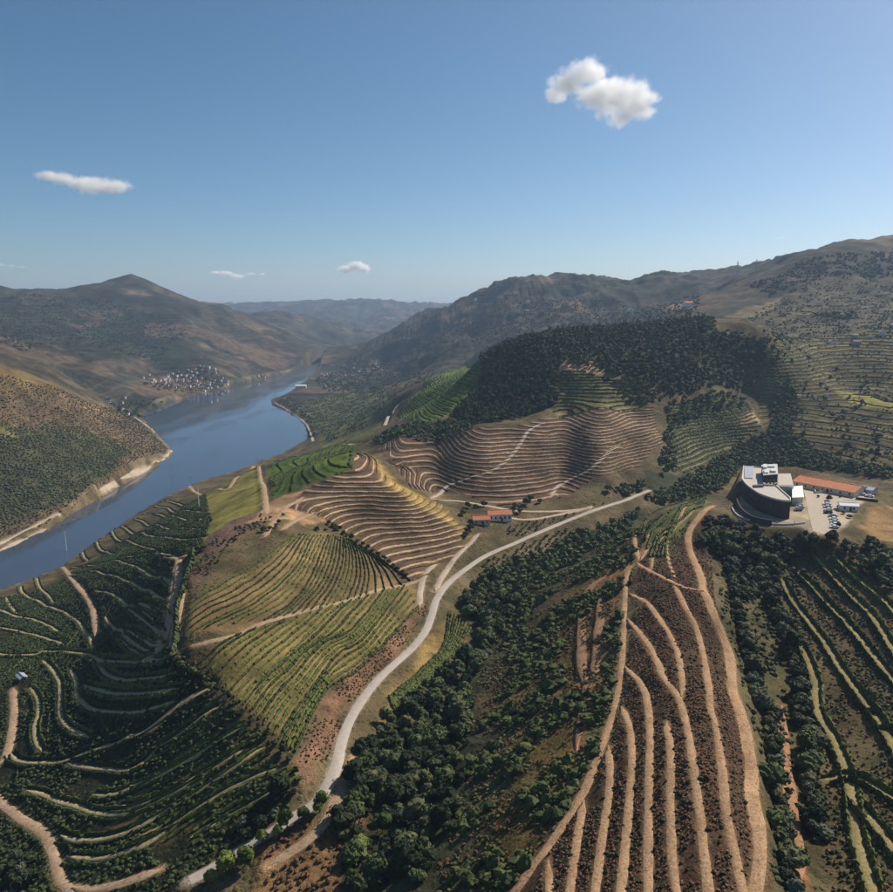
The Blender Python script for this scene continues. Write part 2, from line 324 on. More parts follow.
# ------------------------------------------------------------------ ways bench the ground
ACC = np.zeros(H.shape); ACZ = np.zeros(H.shape); WMX = np.zeros(H.shape); CW = {}
LAID = []
for kind, px, hw in WAYS:
    q = castxy(px)
    if len(q) < 2: continue
    p = smooth_line(q, 1.4); z = hget(p[:, 0], p[:, 1])
    k = 9 if kind != 'road' else 25
    zp = np.convolve(np.pad(z, k//2, mode='edge'), np.ones(k)/k, 'valid')
    LAID.append((kind, p, zp, hw))
    blend = {'road': 4.5, 'lane': 2.5, 'dirt': 2.5, 'bench': 1.8, 'strip': 1.6, 'redsoil': .5, 'bank': 1.6}[kind]; r = hw+blend
    cw = CW.setdefault(kind, np.zeros(H.shape, np.float32))
    for (x, y), zz in zip(p, zp):
        i0, i1 = np.searchsorted(XS, [x-r, x+r]); j0, j1 = np.searchsorted(YS, [y-r, y+r])
        if i1 <= i0 or j1 <= j0: continue
        sl = (slice(j0, j1), slice(i0, i1)); d = np.hypot(GX[sl]-x, GY[sl]-y)
        ww = np.clip((r-d)/blend, 0, 1); ww = ww*ww*(3-2*ww)
        if kind == 'redsoil': ww = ww*0
        ACC[sl] += ww; ACZ[sl] += ww*zz; WMX[sl] = np.maximum(WMX[sl], ww)
        cw[sl] = np.maximum(cw[sl], np.clip((hw+(.15 if kind in ('bench', 'bank') else .4)-d)/1.2, 0, 1))
tgt = np.where(ACC > 1e-6, ACZ/np.maximum(ACC, 1e-6), H); H = H*(1-WMX)+tgt*WMX

# ------------------------------------------------------------------ ground colours (true surface colours of soil and plant cover)
C1 = np.zeros(H.shape+(3,), np.float32); C1[:] = (.040, .034, .027); C2 = np.zeros_like(C1); C2[:] = (.13, .098, .066)
VG = np.full(H.shape, .95, np.float32)          # how much low scrub grows
def zone(px, col, veg, warp=6.0, soft=3.0, world=None):
    sl, m = pmask(world or wpoly(px), soft, warp); m3 = m[..., None]
    C1[sl] = C1[sl]*(1-m3)+np.array(col)*m3; VG[sl] = VG[sl]*(1-m)+veg*m
far = np.clip((rng_-1200)/500, 0, 1)
C1[:] = C1*far[..., None]+np.array((.112, .088, .052))*(1-far[..., None]); VG[:] = .95*far+.7*(1-far)
pat = fbm(GX/330+9, GY/330, 4, 51); pt = np.clip((pat+.02)*7, 0, 1)
C1[:] = C1*(1-(far*pt)[..., None]*.75)+np.array((.018, .024, .017))*(far*pt)[..., None]*.75
pat2 = np.clip((fbm(GX/210+40, GY/260, 3, 57)-.12)*9, 0, 1)*far
C1[:] = C1*(1-pat2[..., None]*.8)+np.array((.10, .072, .050))*pat2[..., None]*.8
fm = np.clip(1+(fbm(GX/75, GY/75, 3, 91)*1.5+fbm(GX/240+5, GY/200, 2, 95)*1.2)*far, .3, 2.2)[..., None]; C1 *= fm.astype(np.float32)
sh = np.clip(1-rd/np.maximum(5, rng_*.006), 0, 1)*(1-rin)*np.clip((3100-GY)/400, .15, 1); C1[:] = C1*(1-sh[..., None]*.7)+np.array((.34, .27, .19))*sh[..., None]*.7
TA2 = np.where((far > .3) & (TM < .02), HS/11.0+fbm(GX/160, GY/160, 3, 61)*.8+HN/11.0, TA); TM2 = np.maximum(TM, np.where(TM < .02, far*.5*(1-pt*.6), 0))
# fields and woods one can make out on the mountains
zone([(81,324),(110,312),(134,304),(165,318),(195,341),(191,364),(151,371),(110,366),(84,354)], (.013,.019,.014), 1, 60, 40)
zone([(-40,300),(60,300),(110,296),(130,302),(80,322),(40,330),(-40,322)], (.020,.024,.019), 1, 60, 40)
zone([(131,324),(181,322),(252,344),(299,361),(270,370),(215,345),(190,337),(140,338)], (.105,.074,.052), .5, 40, 20); zone([(67,322),(104,315),(104,326),(70,327)], (.10,.072,.052), .5, 30, 15)
zone([(95,362),(150,356),(152,368),(100,370)], (.10,.072,.052), .5, 30, 15); zone([(120,385),(160,374),(215,380),(200,392),(150,398)], (.115,.08,.055), .55, 30, 12); zone([(-40,345),(40,345),(70,360),(20,362)], (.09,.066,.048), .6, 30, 15)
zone([(545,290),(575,300),(605,318),(590,318),(560,305)], (.16,.115,.075), .3, 20, 12); zone([(655,315),(668,305),(700,302),(690,310)], (.20,.15,.10), .2, 20, 10); zone([(450,322),(490,310),(500,316),(460,330)], (.14,.105,.07), .3, 20, 10)
zone([(722,318),(780,296),(828,278),(838,283),(805,300),(772,318)], (.15,.12,.07), .3, 8, 6)
# left bank hillside
zone([(-40,549),(47,527),(116,484),(170,452),(134,416),(95,400),(40,378),(-40,364)], (.125,.090,.058), .65)
zone([(-40,500),(-40,440),(40,430),(90,432),(130,450),(110,478),(60,505),(-40,530)], (.07,.066,.036), .95)
zone([(-40,368),(40,378),(70,394),(50,400),(-40,392)], (.15,.108,.055), .45); zone([(70,396),(105,408),(118,420),(85,412)], (.24,.165,.095), .3); zone([(-40,420),(20,425),(15,438),(-40,440)], (.16,.14,.06), .3)
# right-bank flat fields by the river
zone([(285,412),(330,395),(385,388),(400,405),(370,425),(330,442),(314,436),(306,424)], (.09,.095,.045), .6)
zone([(318,440),(330,428),(372,412),(385,420),(375,436),(335,446)], (.12,.115,.05), .5)
# dark terraces
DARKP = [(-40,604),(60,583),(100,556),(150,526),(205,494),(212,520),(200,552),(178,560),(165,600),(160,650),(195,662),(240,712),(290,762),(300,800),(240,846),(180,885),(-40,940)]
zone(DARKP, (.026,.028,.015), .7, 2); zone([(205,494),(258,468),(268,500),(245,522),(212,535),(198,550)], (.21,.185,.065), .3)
zone([(215,690),(255,725),(290,765),(240,800),(150,850),(100,830),(150,780),(190,740)], (.125,.095,.055), .6)
zone([(194,560),(215,530),(270,508),(290,515),(230,545),(195,592),(186,600)], (.15,.098,.075), .55)
zone([(245,525),(268,502),(300,488),(325,508),(332,522),(305,526),(285,520)], (.37,.25,.155), .05)
LITU = R5((35,320),(160,245),(280,170),(390,85),(500,75),(600,110),(700,190),(800,240),(690,270),(560,315),(420,350),(290,385),(190,430),(30,450))
LITL = R5((70,525),(210,425),(420,352),(690,272),(820,245),(825,330),(720,440),(600,560),(500,620),(440,720),(390,830),(330,790),(250,710),(150,610))
zone(LITU, (.21,.15,.085), .2, 2); zone(LITL, (.195,.15,.075), .25, 2)
zone([(420,590),(428,612),(400,655),(350,705),(330,765),(312,795),(298,775),(300,745),(330,690),(370,650),(410,615)], (.20,.125,.085), .45)
zone([(452,605),(480,625),(440,660),(400,705),(370,735),(375,715),(410,665),(440,630)], (.23,.165,.08), .2)
# forests and gully
GULLY = [(345,892),(335,830),(350,795),(362,745),(400,706),(445,668),(478,626),(455,602),(470,580),(530,548),(620,515),(650,505),(640,528),(560,590),(515,640),(485,700),(500,760),(490,820),(450,892)]
zone(GULLY, (.055,.055,.03), .9); zone([(455,580),(500,553),(620,508),(600,540),(520,560),(470,600)], (.14,.11,.07), .6)
zone([(485,820),(520,760),(490,700),(520,640),(570,585),(640,535),(645,545),(636,560),(600,600),(600,700),(590,740),(560,800),(520,940),(450,940)], (.125,.092,.042), .75)
zone([(636,560),(650,540),(690,505),(715,500),(712,560),(715,620),(745,720),(760,800),(768,935),(470,935),(560,815),(610,740),(630,650)], (.070,.043,.029), .5)
zone([(640,535),(690,497),(716,492),(712,508),(690,530),(672,560),(650,570)], (.10,.105,.045), .4)
zone([(640,560),(650,548),(632,545),(600,575),(570,620),(580,690),(600,690),(612,620)], (.27,.165,.095), .35)
zone([(715,560),(735,540),(810,545),(800,600),(815,700),(830,800),(830,940),(770,940),(765,800),(745,700),(722,620)], (.09,.078,.042), .8)
zone([(785,560),(820,548),(935,600),(935,940),(830,940),(825,780),(810,690),(790,620)], (.115,.09,.05), .6)
zone([(240,940),(260,850),(300,825),(330,815),(365,815),(365,850),(330,940)], (.24,.15,.085), .4)
FOREST = [(450,418),(462,402),(475,386),(480,372),(466,362),(488,346),(540,335),(600,328),(650,324),(720,332),(768,344),(766,370),(740,392),(700,390),(668,398),(652,380),(605,372),(560,366),(556,405),(520,418),(480,424)]
zone(FOREST, (.045,.05,.028), .9); zone([(560,364),(590,362),(608,372),(580,380),(562,380)], (.36,.24,.16), .1)
zone([(640,470),(690,475),(740,446),(800,452),(935,470),(935,478),(800,462),(735,470),(700,500),(655,500)], (.05,.055,.03), .95)
for nm, px, stp, c1, c2, k in TZ:
    sl, m = pmask(TP[nm], 3.0, 4.0); m3 = m[..., None]
    C1[sl] = C1[sl]*(1-m3)+np.array(c1)*m3; C2[sl] = np.where(m3 > .02, np.array(c2), C2[sl]); VG[sl] = VG[sl]*(1-m)+.3*m
    if nm in ('right', 'ravine'): VG[sl] = np.maximum(VG[sl], .55*m)
zone([(362,450),(388,470),(412,490),(445,507),(478,538),(468,546),(440,520),(405,503),(375,480)], (.33,.235,.105), .1, 3, 6)     # dry grass along the knoll's crest
zone([(560,360),(592,360),(606,370),(575,376)], (.38,.25,.17), .05, 3, 4); zone([(735,418),(755,410),(762,424),(742,428)], (.36,.24,.15), .1, 3, 3)
zone([(830,388),(850,392),(935,415),(935,424),(855,405)], (.27,.24,.08), .1, 2, 2); zone([(760,350),(790,362),(800,370),(770,358)], (.25,.22,.08), .1, 2, 2)
WC = {'road': (.36,.31,.26), 'lane': (.40,.31,.22), 'dirt': (.36,.245,.155), 'bench': (.33,.225,.13), 'strip': (.25,.205,.09), 'redsoil': (.29,.155,.085), 'bank': (.33,.29,.16)}
for kd, cw in CW.items():
    ss = {'bank': .85, 'redsoil': .75}.get(kd, .9); m = (cw*ss*np.clip(1.1+fbm(GX/3.5, GY/3.5, 2, 71)*1.2, .25, 1))[..., None]; C1 = C1*(1-m)+np.array(WC[kd], np.float32)*m; VG *= (1-m[..., 0]*.9); TM2 *= (1-m[..., 0])
zone([(738,500),(735,512),(745,522),(765,527),(800,528),(812,535),(835,536),(850,526),(856,510),(872,498),(850,490),(805,484),(745,480)], (.36,.30,.22), .08, 1.5, 2.0)
zone([(862,512),(935,500),(935,545),(875,540),(860,528)], (.27,.18,.10), .3)
C1 = C1.clip(.01, .6)

# ------------------------------------------------------------------ node helpers and materials
def newmat(name, rough=.9, spec=.2):
    m = bpy.data.materials.new(name); m.use_nodes = True; b = m.node_tree.nodes['Principled BSDF']
    b.inputs['Roughness'].default_value = rough; b.inputs['Specular IOR Level'].default_value = spec
    return m, m.node_tree, b
def N(nt, t, **kw):
    n_ = nt.nodes.new(t)
    for k, v in kw.items(): setattr(n_, k, v)
    return n_
def L(nt, a, b): nt.links.new(a, b)
def mth(nt, op, a, b=None, c=None):
    m = N(nt, 'ShaderNodeMath', operation=op)
    for i, v in enumerate((a, b, c)):
        if v is None: continue
        if isinstance(v, (int, float)): m.inputs[i].default_value = v
        else: L(nt, v, m.inputs[i])
    return m.outputs[0]
def mix(nt, f, a, b, bt='MIX'):
    m = N(nt, 'ShaderNodeMix', data_type='RGBA', blend_type=bt)
    for s, v in ((m.inputs['Factor'], f), (m.inputs[6], a), (m.inputs[7], b)):
        if isinstance(v, (int, float)): s.default_value = v
        elif isinstance(v, tuple): s.default_value = v+(1,) if len(v) == 3 else v
        else: L(nt, v, s)
    return m.outputs[2]
def sstep(nt, x, a, b):
    m = N(nt, 'ShaderNodeMapRange', interpolation_type='SMOOTHSTEP'); L(nt, x, m.inputs[0]); m.inputs[1].default_value = a; m.inputs[2].default_value = b
    return m.outputs[0]
def noise(nt, vec, scale, det=3, rough=.55):
    n_ = N(nt, 'ShaderNodeTexNoise'); n_.inputs['Scale'].default_value = scale; n_.inputs['Detail'].default_value = det; n_.inputs['Roughness'].default_value = rough
    if vec is not None: L(nt, vec, n_.inputs['Vector'])
    return n_.outputs['Fac']

# ground
MG, nt, B = newmat('ground_cover', .95, .1)
geo = N(nt, 'ShaderNodeNewGeometry'); pos = geo.outputs['Position']
at = lambda nm: N(nt, 'ShaderNodeAttribute', attribute_name=nm)
a1, a2, av = at('cover'), at('riser_cover'), at('field')
sepv = N(nt, 'ShaderNodeSeparateColor'); L(nt, av.outputs['Color'], sepv.inputs[0])
terr = at('terrace').outputs['Fac']; tm_, veg = sepv.outputs[0], sepv.outputs[1]
n_fine = noise(nt, pos, .9, 4, .65); n_mid = noise(nt, pos, .09, 4, .6); n_big = noise(nt, pos, .012, 3, .6)
fr = mth(nt, 'FRACT', mth(nt, 'ADD', terr, mth(nt, 'MULTIPLY', mth(nt, 'SUBTRACT', n_mid, .5), .12)))
up = sstep(nt, fr, .0, .06); dn = sstep(nt, fr, .21, .12); line = mth(nt, 'MULTIPLY', up, dn)
line = mth(nt, 'MULTIPLY', mth(nt, 'MULTIPLY', line, tm_), sstep(nt, n_fine, .28, .5))
col = mix(nt, line, a1.outputs['Color'], a2.outputs['Color'])
vz = N(nt, 'ShaderNodeTexVoronoi'); vz.inputs['Scale'].default_value = .42; L(nt, pos, vz.inputs['Vector'])
vf = N(nt, 'ShaderNodeTexVoronoi'); vf.inputs['Scale'].default_value = .075; L(nt, pos, vf.inputs['Vector'])
s1 = sstep(nt, mth(nt, 'ADD', vz.outputs['Distance'], mth(nt, 'MULTIPLY', n_mid, .9)), .95, .62)
s2 = sstep(nt, mth(nt, 'ADD', vf.outputs['Distance'], mth(nt, 'MULTIPLY', n_big, .9)), .95, .60)
tuft = mth(nt, 'MULTIPLY', mth(nt, 'MAXIMUM', s1, mth(nt, 'MULTIPLY', s2, .7)), veg)
tuft = mth(nt, 'MULTIPLY', tuft, mth(nt, 'SUBTRACT', 1.0, mth(nt, 'MULTIPLY', line, .8)))
col = mix(nt, mth(nt, 'MULTIPLY', tuft, .85), col, mix(nt, n_fine, (.020,.027,.013), (.062,.064,.030)))
n_tex = noise(nt, pos, 2.6, 4, .72); n_t2 = sstep(nt, n_tex, .28, .72)
var = mth(nt, 'ADD', .45, mth(nt, 'MULTIPLY', mth(nt, 'ADD', mth(nt, 'MULTIPLY', n_fine, .6), mth(nt, 'ADD', mth(nt, 'MULTIPLY', n_mid, .5), mth(nt, 'MULTIPLY', n_big, .35))), .78))
n_b2 = noise(nt, pos, .035, 4, .65); var = mth(nt, 'MULTIPLY', var, mth(nt, 'ADD', .55, mth(nt, 'MULTIPLY', sstep(nt, n_b2, .3, .7), .9)))
var = mth(nt, 'MULTIPLY', var, mth(nt, 'ADD', .42, mth(nt, 'MULTIPLY', n_t2, 1.16)))
vv = N(nt, 'ShaderNodeCombineColor'); [L(nt, var, vv.inputs[i]) for i in range(3)]
col = mix(nt, 1.0, col, vv.outputs[0], 'MULTIPLY'); hsv = N(nt, 'ShaderNodeHueSaturation'); hsv.inputs['Saturation'].default_value = 1.18; L(nt, col, hsv.inputs['Color']); L(nt, hsv.outputs[0], B.inputs['Base Color'])
bmp = N(nt, 'ShaderNodeBump'); bmp.inputs['Strength'].default_value = .7; bmp.inputs['Distance'].default_value = .6
L(nt, mth(nt, 'ADD', mth(nt, 'MULTIPLY', tuft, .9), n_fine), bmp.inputs['Height']); L(nt, bmp.outputs[0], B.inputs['Normal'])

def leafmat(name, dark, light, scale=.8, trans=.0, hue=.0):
    m, nt, B = newmat(name, .75, .12); g = N(nt, 'ShaderNodeNewGeometry'); oi = N(nt, 'ShaderNodeObjectInfo')
    n1 = noise(nt, g.outputs['Position'], scale, 3, .6); n2 = noise(nt, g.outputs['Position'], scale*.12, 2)
    f = mth(nt, 'ADD', mth(nt, 'MULTIPLY', n1, .75), mth(nt, 'MULTIPLY', mth(nt, 'ADD', n2, mth(nt, 'MULTIPLY', mth(nt, 'SUBTRACT', oi.outputs['Random'], .75), 1.5)), .6))
    c = mix(nt, sstep(nt, f, .1, .75), dark, light); L(nt, c, B.inputs['Base Color'])
    return m
def soilmat(name, a, b, scale=.7, veg=None):
    m, nt, B = newmat(name, .95, .08); g = N(nt, 'ShaderNodeNewGeometry')
    n1 = noise(nt, g.outputs['Position'], scale, 5, .7); n2 = noise(nt, g.outputs['Position'], scale*.13, 3)
    c = mix(nt, sstep(nt, mth(nt, 'ADD', mth(nt, 'MULTIPLY', n1, .6), mth(nt, 'MULTIPLY', n2, .4)), .32, .66), a, b)
    n4 = noise(nt, g.outputs['Position'], 2.8, 4, .75); vm = mth(nt, 'ADD', .62, mth(nt, 'MULTIPLY', sstep(nt, n4, .28, .72), .76)); cc = N(nt, 'ShaderNodeCombineColor'); [L(nt, vm, cc.inputs[i]) for i in range(3)]
    if name != 'worn_asphalt': c = mix(nt, 1.0, c, cc.outputs[0], 'MULTIPLY')
    if veg: c = mix(nt, sstep(nt, noise(nt, g.outputs['Position'], scale*1.4, 3), .55, .7), c, veg)
    L(nt, c, B.inputs['Base Color']); bp = N(nt, 'ShaderNodeBump'); bp.inputs['Distance'].default_value = .15; bp.inputs['Strength'].default_value = .5
    L(nt, n1, bp.inputs['Height']); L(nt, bp.outputs[0], B.inputs['Normal']); return m
def plain(name, c, rough=.7, spec=.25, var=.12, scale=1.2, metal=0):
    m, nt, B = newmat(name, rough, spec); g = N(nt, 'ShaderNodeNewGeometry'); n1 = noise(nt, g.outputs['Position'], scale, 3)
    k = mix(nt, n1, tuple(v*(1-var*1.6) for v in c), tuple(min(1, v*(1+var)) for v in c)); L(nt, k, B.inputs['Base Color']); B.inputs['Metallic'].default_value = metal
    return m
M = {}
M['road'] = soilmat('worn_asphalt', (.36,.31,.255), (.47,.41,.345), .5)
M['lane'] = soilmat('pale_gravel', (.34,.265,.19), (.50,.41,.31))
M['dirt'] = soilmat('dry_earth', (.28,.185,.115), (.44,.31,.20), .6, (.19,.165,.08))
M['bench'] = soilmat('trodden_dry_grass', (.26,.155,.085), (.44,.285,.165), 1.1, (.17,.11,.055))
M['strip'] = soilmat('mown_grass', (.19,.15,.065), (.31,.25,.115), .8, (.12,.125,.045))
M['redsoil'] = soilmat('red_earth', (.24,.125,.068), (.38,.21,.115), .6, (.10,.09,.045))
M['bank'] = soilmat('dry_bank_grass', (.26,.215,.11), (.44,.36,.20), 1.3, (.15,.14,.06))
M['vine'] = leafmat('vine_leaves', (.024,.042,.010), (.092,.112,.028), .9)
M['vine_dry'] = leafmat('turning_vine_leaves', (.07,.062,.022), (.20,.155,.05), .9)
M['oak'] = leafmat('broadleaf', (.016,.028,.011), (.085,.108,.040), .9)
M['olive'] = leafmat('olive_leaves', (.030,.040,.022), (.115,.130,.080), .9)
M['lime'] = leafmat('light_green_leaves', (.045,.075,.012), (.17,.21,.045), .9)
M['pine'] = leafmat('pine_needles', (.014,.024,.013), (.058,.076,.040), .5)
M['scrub'] = leafmat('scrub_leaves', (.024,.034,.014), (.105,.112,.046), .5)
M['heath'] = leafmat('dry_brush', (.060,.036,.023), (.185,.105,.06), .6)
M['green'] = leafmat('fresh_scrub_leaves', (.026,.040,.012), (.115,.135,.042), .6)
M['rust'] = leafmat('rusty_brush', (.10,.055,.028), (.26,.145,.07), .6)
M['bark'] = plain('bark', (.09,.065,.045))

# ------------------------------------------------------------------ object helpers
def tag(o, label, cat=None, group=None, kind=None):
    o['label'] = label
    if cat: o['category'] = cat
    if group: o['group'] = group
    if kind: o['kind'] = kind
    return o
def empty(name, loc=(0, 0, 0), rz=0):
    o = bpy.data.objects.new(name, None); COL.objects.link(o); o.location = loc; o.rotation_euler = (0, 0, rz); return o
def npmesh(name, V, F, mats=(), smooth=False, mi=None):
    V = np.asarray(V, np.float32); me = bpy.data.meshes.new(name); F = np.asarray(F, np.int32); k = F.shape[1]
    me.vertices.add(len(V)); me.vertices.foreach_set('co', V.ravel()); me.loops.add(F.size); me.loops.foreach_set('vertex_index', F.ravel())
    me.polygons.add(len(F)); me.polygons.foreach_set('loop_start', np.arange(0, F.size, k, dtype=np.int32))
    if mi is not None: me.polygons.foreach_set('material_index', np.asarray(mi, np.int32))
    me.polygons.foreach_set('use_smooth', np.full(len(F), smooth, bool))
    for m in mats: me.materials.append(m)
    me.update(calc_edges=True); return me
def link(name, me, parent=None, loc=None):
    o = bpy.data.objects.new(name, me); COL.objects.link(o)
    if parent is not None: o.parent = parent
    if loc is not None: o.location = loc
    return o

# ------------------------------------------------------------------ terrain sheet
ny, nx = H.shape; idx = np.arange(H.size).reshape(ny, nx)
F4 = np.stack([idx[:-1, :-1], idx[:-1, 1:], idx[1:, 1:], idx[1:, :-1]], -1).reshape(-1, 4)
me = npmesh('terrain', np.stack([GX, GY, H], -1).reshape(-1, 3), F4, [MG], True)
def cattr(nm, rgb):
    a = me.attributes.new(nm, 'FLOAT_COLOR', 'POINT'); c = np.ones((H.size, 4), np.float32); c[:, :3] = rgb.reshape(-1, 3); a.data.foreach_set('color', c.ravel())
cattr('cover', C1); cattr('riser_cover', C2); cattr('field', np.stack([TM2, VG, VG*0], -1).astype(np.float32))
a = me.attributes.new('terrace', 'FLOAT', 'POINT'); a.data.foreach_set('value', TA2.ravel().astype(np.float32))
tag(link('terrain', me), 'vineyard hills, valley slopes and far mountains', 'terrain', kind='structure')

# river
MW, nt, B = newmat('river_water', .06, .5); B.inputs['Base Color'].default_value = (.045, .065, .095, 1); B.inputs['IOR'].default_value = 1.45
g = N(nt, 'ShaderNodeNewGeometry'); bp = N(nt, 'ShaderNodeBump'); bp.inputs['Strength'].default_value = .05; bp.inputs['Distance'].default_value = .3
mp = N(nt, 'ShaderNodeMapping'); mp.inputs['Scale'].default_value = (.02, .006, .01); mp.inputs['Rotation'].default_value = (0, 0, .6); L(nt, g.outputs['Position'], mp.inputs['Vector']); L(nt, mth(nt, 'ADD', .02, mth(nt, 'MULTIPLY', sstep(nt, noise(nt, mp.outputs[0], 1.0, 4), .4, .65), .14)), B.inputs['Roughness'])
L(nt, noise(nt, g.outputs['Position'], .35, 3), bp.inputs['Height']); L(nt, bp.outputs[0], B.inputs['Normal'])
rme = npmesh('river', [(-1700,-600,0),(100,-600,0),(100,4200,0),(-1700,4200,0)], [(0,1,2,3)], [MW])
tag(link('river', rme), 'calm blue river winding between the hills', 'river', kind='structure')

# strips of road and track
WN = {'road': ('road', 'pale narrow road winding up the gully'), 'lane': ('lane', 'pale gravel lane'), 'dirt': ('dirt_track', 'bare earth farm track'), 'bench': ('terrace_track', 'straw coloured grass track on the spur'),
      'strip': ('grass_track', 'mown grass strip between vine rows'), 'redsoil': ('bare_strip', 'reddish bare earth strip'), 'bank': ('terrace_bank', 'dry grass edge of a vine terrace')}
for kind, p, zp, hw in LAID:
    d = np.gradient(p, axis=0); d /= np.hypot(*d.T)[:, None]+1e-9; nrm = np.stack([-d[:, 1], d[:, 0]], 1)
    jit = .06 if kind == 'road' else .35
    prof = [(-1, -.16), (-.82, .05), (0, .07), (.82, .05), (1, -.16)]; V = []
    sm = lambda: np.convolve(np.pad(RNG.standard_normal(len(p)), 4, mode='edge'), np.ones(9)/9, 'valid').clip(-.4, .4); w1 = 1+jit*sm(); w2 = 1+jit*sm()
    endt = np.clip(np.minimum(np.arange(len(p)), np.arange(len(p))[::-1])/(12.0 if kind == 'redsoil' else 3.0), .2, 1) if kind not in ('road',) else 1
    for o_, dz in prof:
        ws = hw*endt*(w1 if o_ < 0 else w2); q = p+nrm*(o_*ws)[:, None]
        zz = np.maximum(hget(q[:, 0], q[:, 1]), zp-.05 if abs(o_) < .9 else -99)+dz; V.append(np.column_stack([q, zz]))
    V = np.stack(V, 1).reshape(-1, 3); k = len(p); i = np.arange(k-1)[:, None]*5+np.arange(4)[None]
    Fq = np.stack([i, i+1, i+6, i+5], -1).reshape(-1, 4)
    nm, lb = WN[kind]; tag(link(nm, npmesh(nm, V, Fq, [M[kind]], True)), lb, nm.replace('_', ' '), kind='structure')
# ------------------------------------------------------------------ vines: hedged rows of leafy segments
ORD = ['first','second','third','fourth','fifth','sixth','seventh','eighth','ninth','tenth','eleventh','twelfth','thirteenth','fourteenth','fifteenth','sixteenth','seventeenth','eighteenth','nineteenth','twentieth']
TENS = {2: 'twenty', 3: 'thirty', 4: 'forty', 5: 'fifty', 6: 'sixty', 7: 'seventy', 8: 'eighty'}
def ordinal(i):
    if i < 20: return ORD[i]
    t, u = divmod(i+1, 10)
    return {2: 'twentieth', 3: 'thirtieth', 4: 'fortieth', 5: 'fiftieth', 6: 'sixtieth', 7: 'seventieth', 8: 'eightieth'}[t] if u == 0 else TENS[t]+'-'+ORD[u-1]
def hedge(P0, P1, wd, ht, gap=.06, mat='vine', name='vine_row', ragged=.35):
    """one leafy row made of short lumpy lengths, P0/P1 are plan ends of each length"""
    thin = np.where(RNG.random(len(P0)) < gap*1.6, .35, 1.0)[:, None]
    if len(P0) < 2: return None
    d = P1-P0; ln = np.hypot(*d.T)[:, None]+1e-9; d = d/ln; nr = np.stack([-d[:, 1], d[:, 0]], 1)
    P0 = P0-d*.12; P1 = P1+d*.12; k = len(P0)
    base = P0.mean(0); z0 = float(hget(*base))
    V = np.zeros((k, 2, 5, 3)); lump = (1+ragged*RNG.standard_normal((k, 1)).clip(-1.5, 1.5))*thin
    for e, P in enumerate((P0, P1)):
        for c, (o_, hz) in enumerate(((-.42, -.15), (-.55, .55), (0, 1), (.55, .55), (.42, -.15))):
            j = RNG.normal(0, .13, (k, 3)); wj = wd*lump[:, 0]
            q = P+nr*(o_*wj+j[:, 0]*wd)[:, None]; V[:, e, c, :2] = q
            V[:, e, c, 2] = hget(q[:, 0], q[:, 1])+ht*hz*(.75+.35*lump[:, 0])+j[:, 2]*ht*(hz > 0)*1.2
    V = V.reshape(-1, 3)-np.array([base[0], base[1], z0]); i = np.arange(k)[:, None]*10
    q = np.concatenate([i+np.array([[c, c+1, c+6, c+5]]) for c in range(4)]+[i+np.array([[0, 4, 3, 1]]), i+np.array([[5, 6, 8, 9]]), i+np.array([[1, 3, 2, 2]]), i+np.array([[6, 7, 8, 8]])])
    tri = q[:, 2] == q[:, 3]; Fq = np.concatenate([q[~tri][:, [0, 1, 2]], q[~tri][:, [0, 2, 3]], q[tri][:, :3]])
    return link(name, npmesh(name, V, Fq, [M[mat]]), None, (base[0], base[1], z0))
def segs(p): return p[:-1], p[1:]
def offset(p, o_):
    d = np.gradient(p, axis=0); d /= np.hypot(*d.T)[:, None]+1e-9; return p+np.stack([-d[:, 1], d[:, 0]], 1)*o_
def fan(keys, counts, step=1.2):
    """rows interpolated between traced key rows"""
    W_ = [smooth_line(castxy(k), 1.0) for k in keys]
    def rs(p, m=24):
        s = np.r_[0, np.cumsum(np.hypot(*np.diff(p, axis=0).T))]; t = np.linspace(0, s[-1], m); return np.stack([np.interp(t, s, p[:, 0]), np.interp(t, s, p[:, 1])], 1)
    W_ = [rs(p) for p in W_]; rows = []
    for a_, b_, c_ in zip(W_[:-1], W_[1:], counts):
        for t in np.arange(c_)/c_: rows.append(smooth_line(a_*(1-t)+b_*t, step))
    rows.append(smooth_line(W_[-1], step)); return rows
def plant_rows(rows, field, wd, ht, gap, mat, group, count_from):
    for i, p in enumerate(rows):
        o = hedge(*segs(p), wd, ht, gap, mat)
        if o: tag(o, f'{ordinal(i)} vine row from {count_from}, {field}', 'vine row', group)
plant_rows(fan([R5((35,320),(160,245),(280,170),(390,85)), R5((25,440),(170,350),(300,275),(390,190),(450,85)), R5((290,380),(400,300),(460,210),(510,85)),
                R5((480,335),(530,260),(560,170),(560,95)), R5((640,290),(650,220),(630,150),(600,110)), R5((790,245),(750,215),(700,180),(680,160))], [5, 5, 6, 7, 5]),
           'upper half of the sunlit hilltop vineyard', .6, .8, .15, 'vine', 'rows of the upper sunlit vineyard', 'the stony patch')
plant_rows(fan([R5((70,525),(130,470),(210,425)), R5((150,610),(260,500),(350,430),(450,350)), R5((205,660),(330,530),(430,440),(560,320)), R5((270,720),(400,560),(480,470),(600,400),(700,275)),
                R5((340,790),(450,620),(540,500),(650,420),(770,260)), R5((395,830),(500,620),(600,560),(720,440),(820,330))], [5, 3, 5, 4, 4]),
           'lower half of the sunlit hilltop vineyard', .7, .9, .1, 'vine', 'rows of the lower sunlit vineyard', 'the earth track')
plant_rows(fan([RC((400,140),(385,230),(330,290),(240,370)), RC((465,175),(410,260),(340,330),(255,410))], [8]), 'narrow vineyard below the pale road', .7, .9, .1, 'vine', 'rows below the road', 'the road')
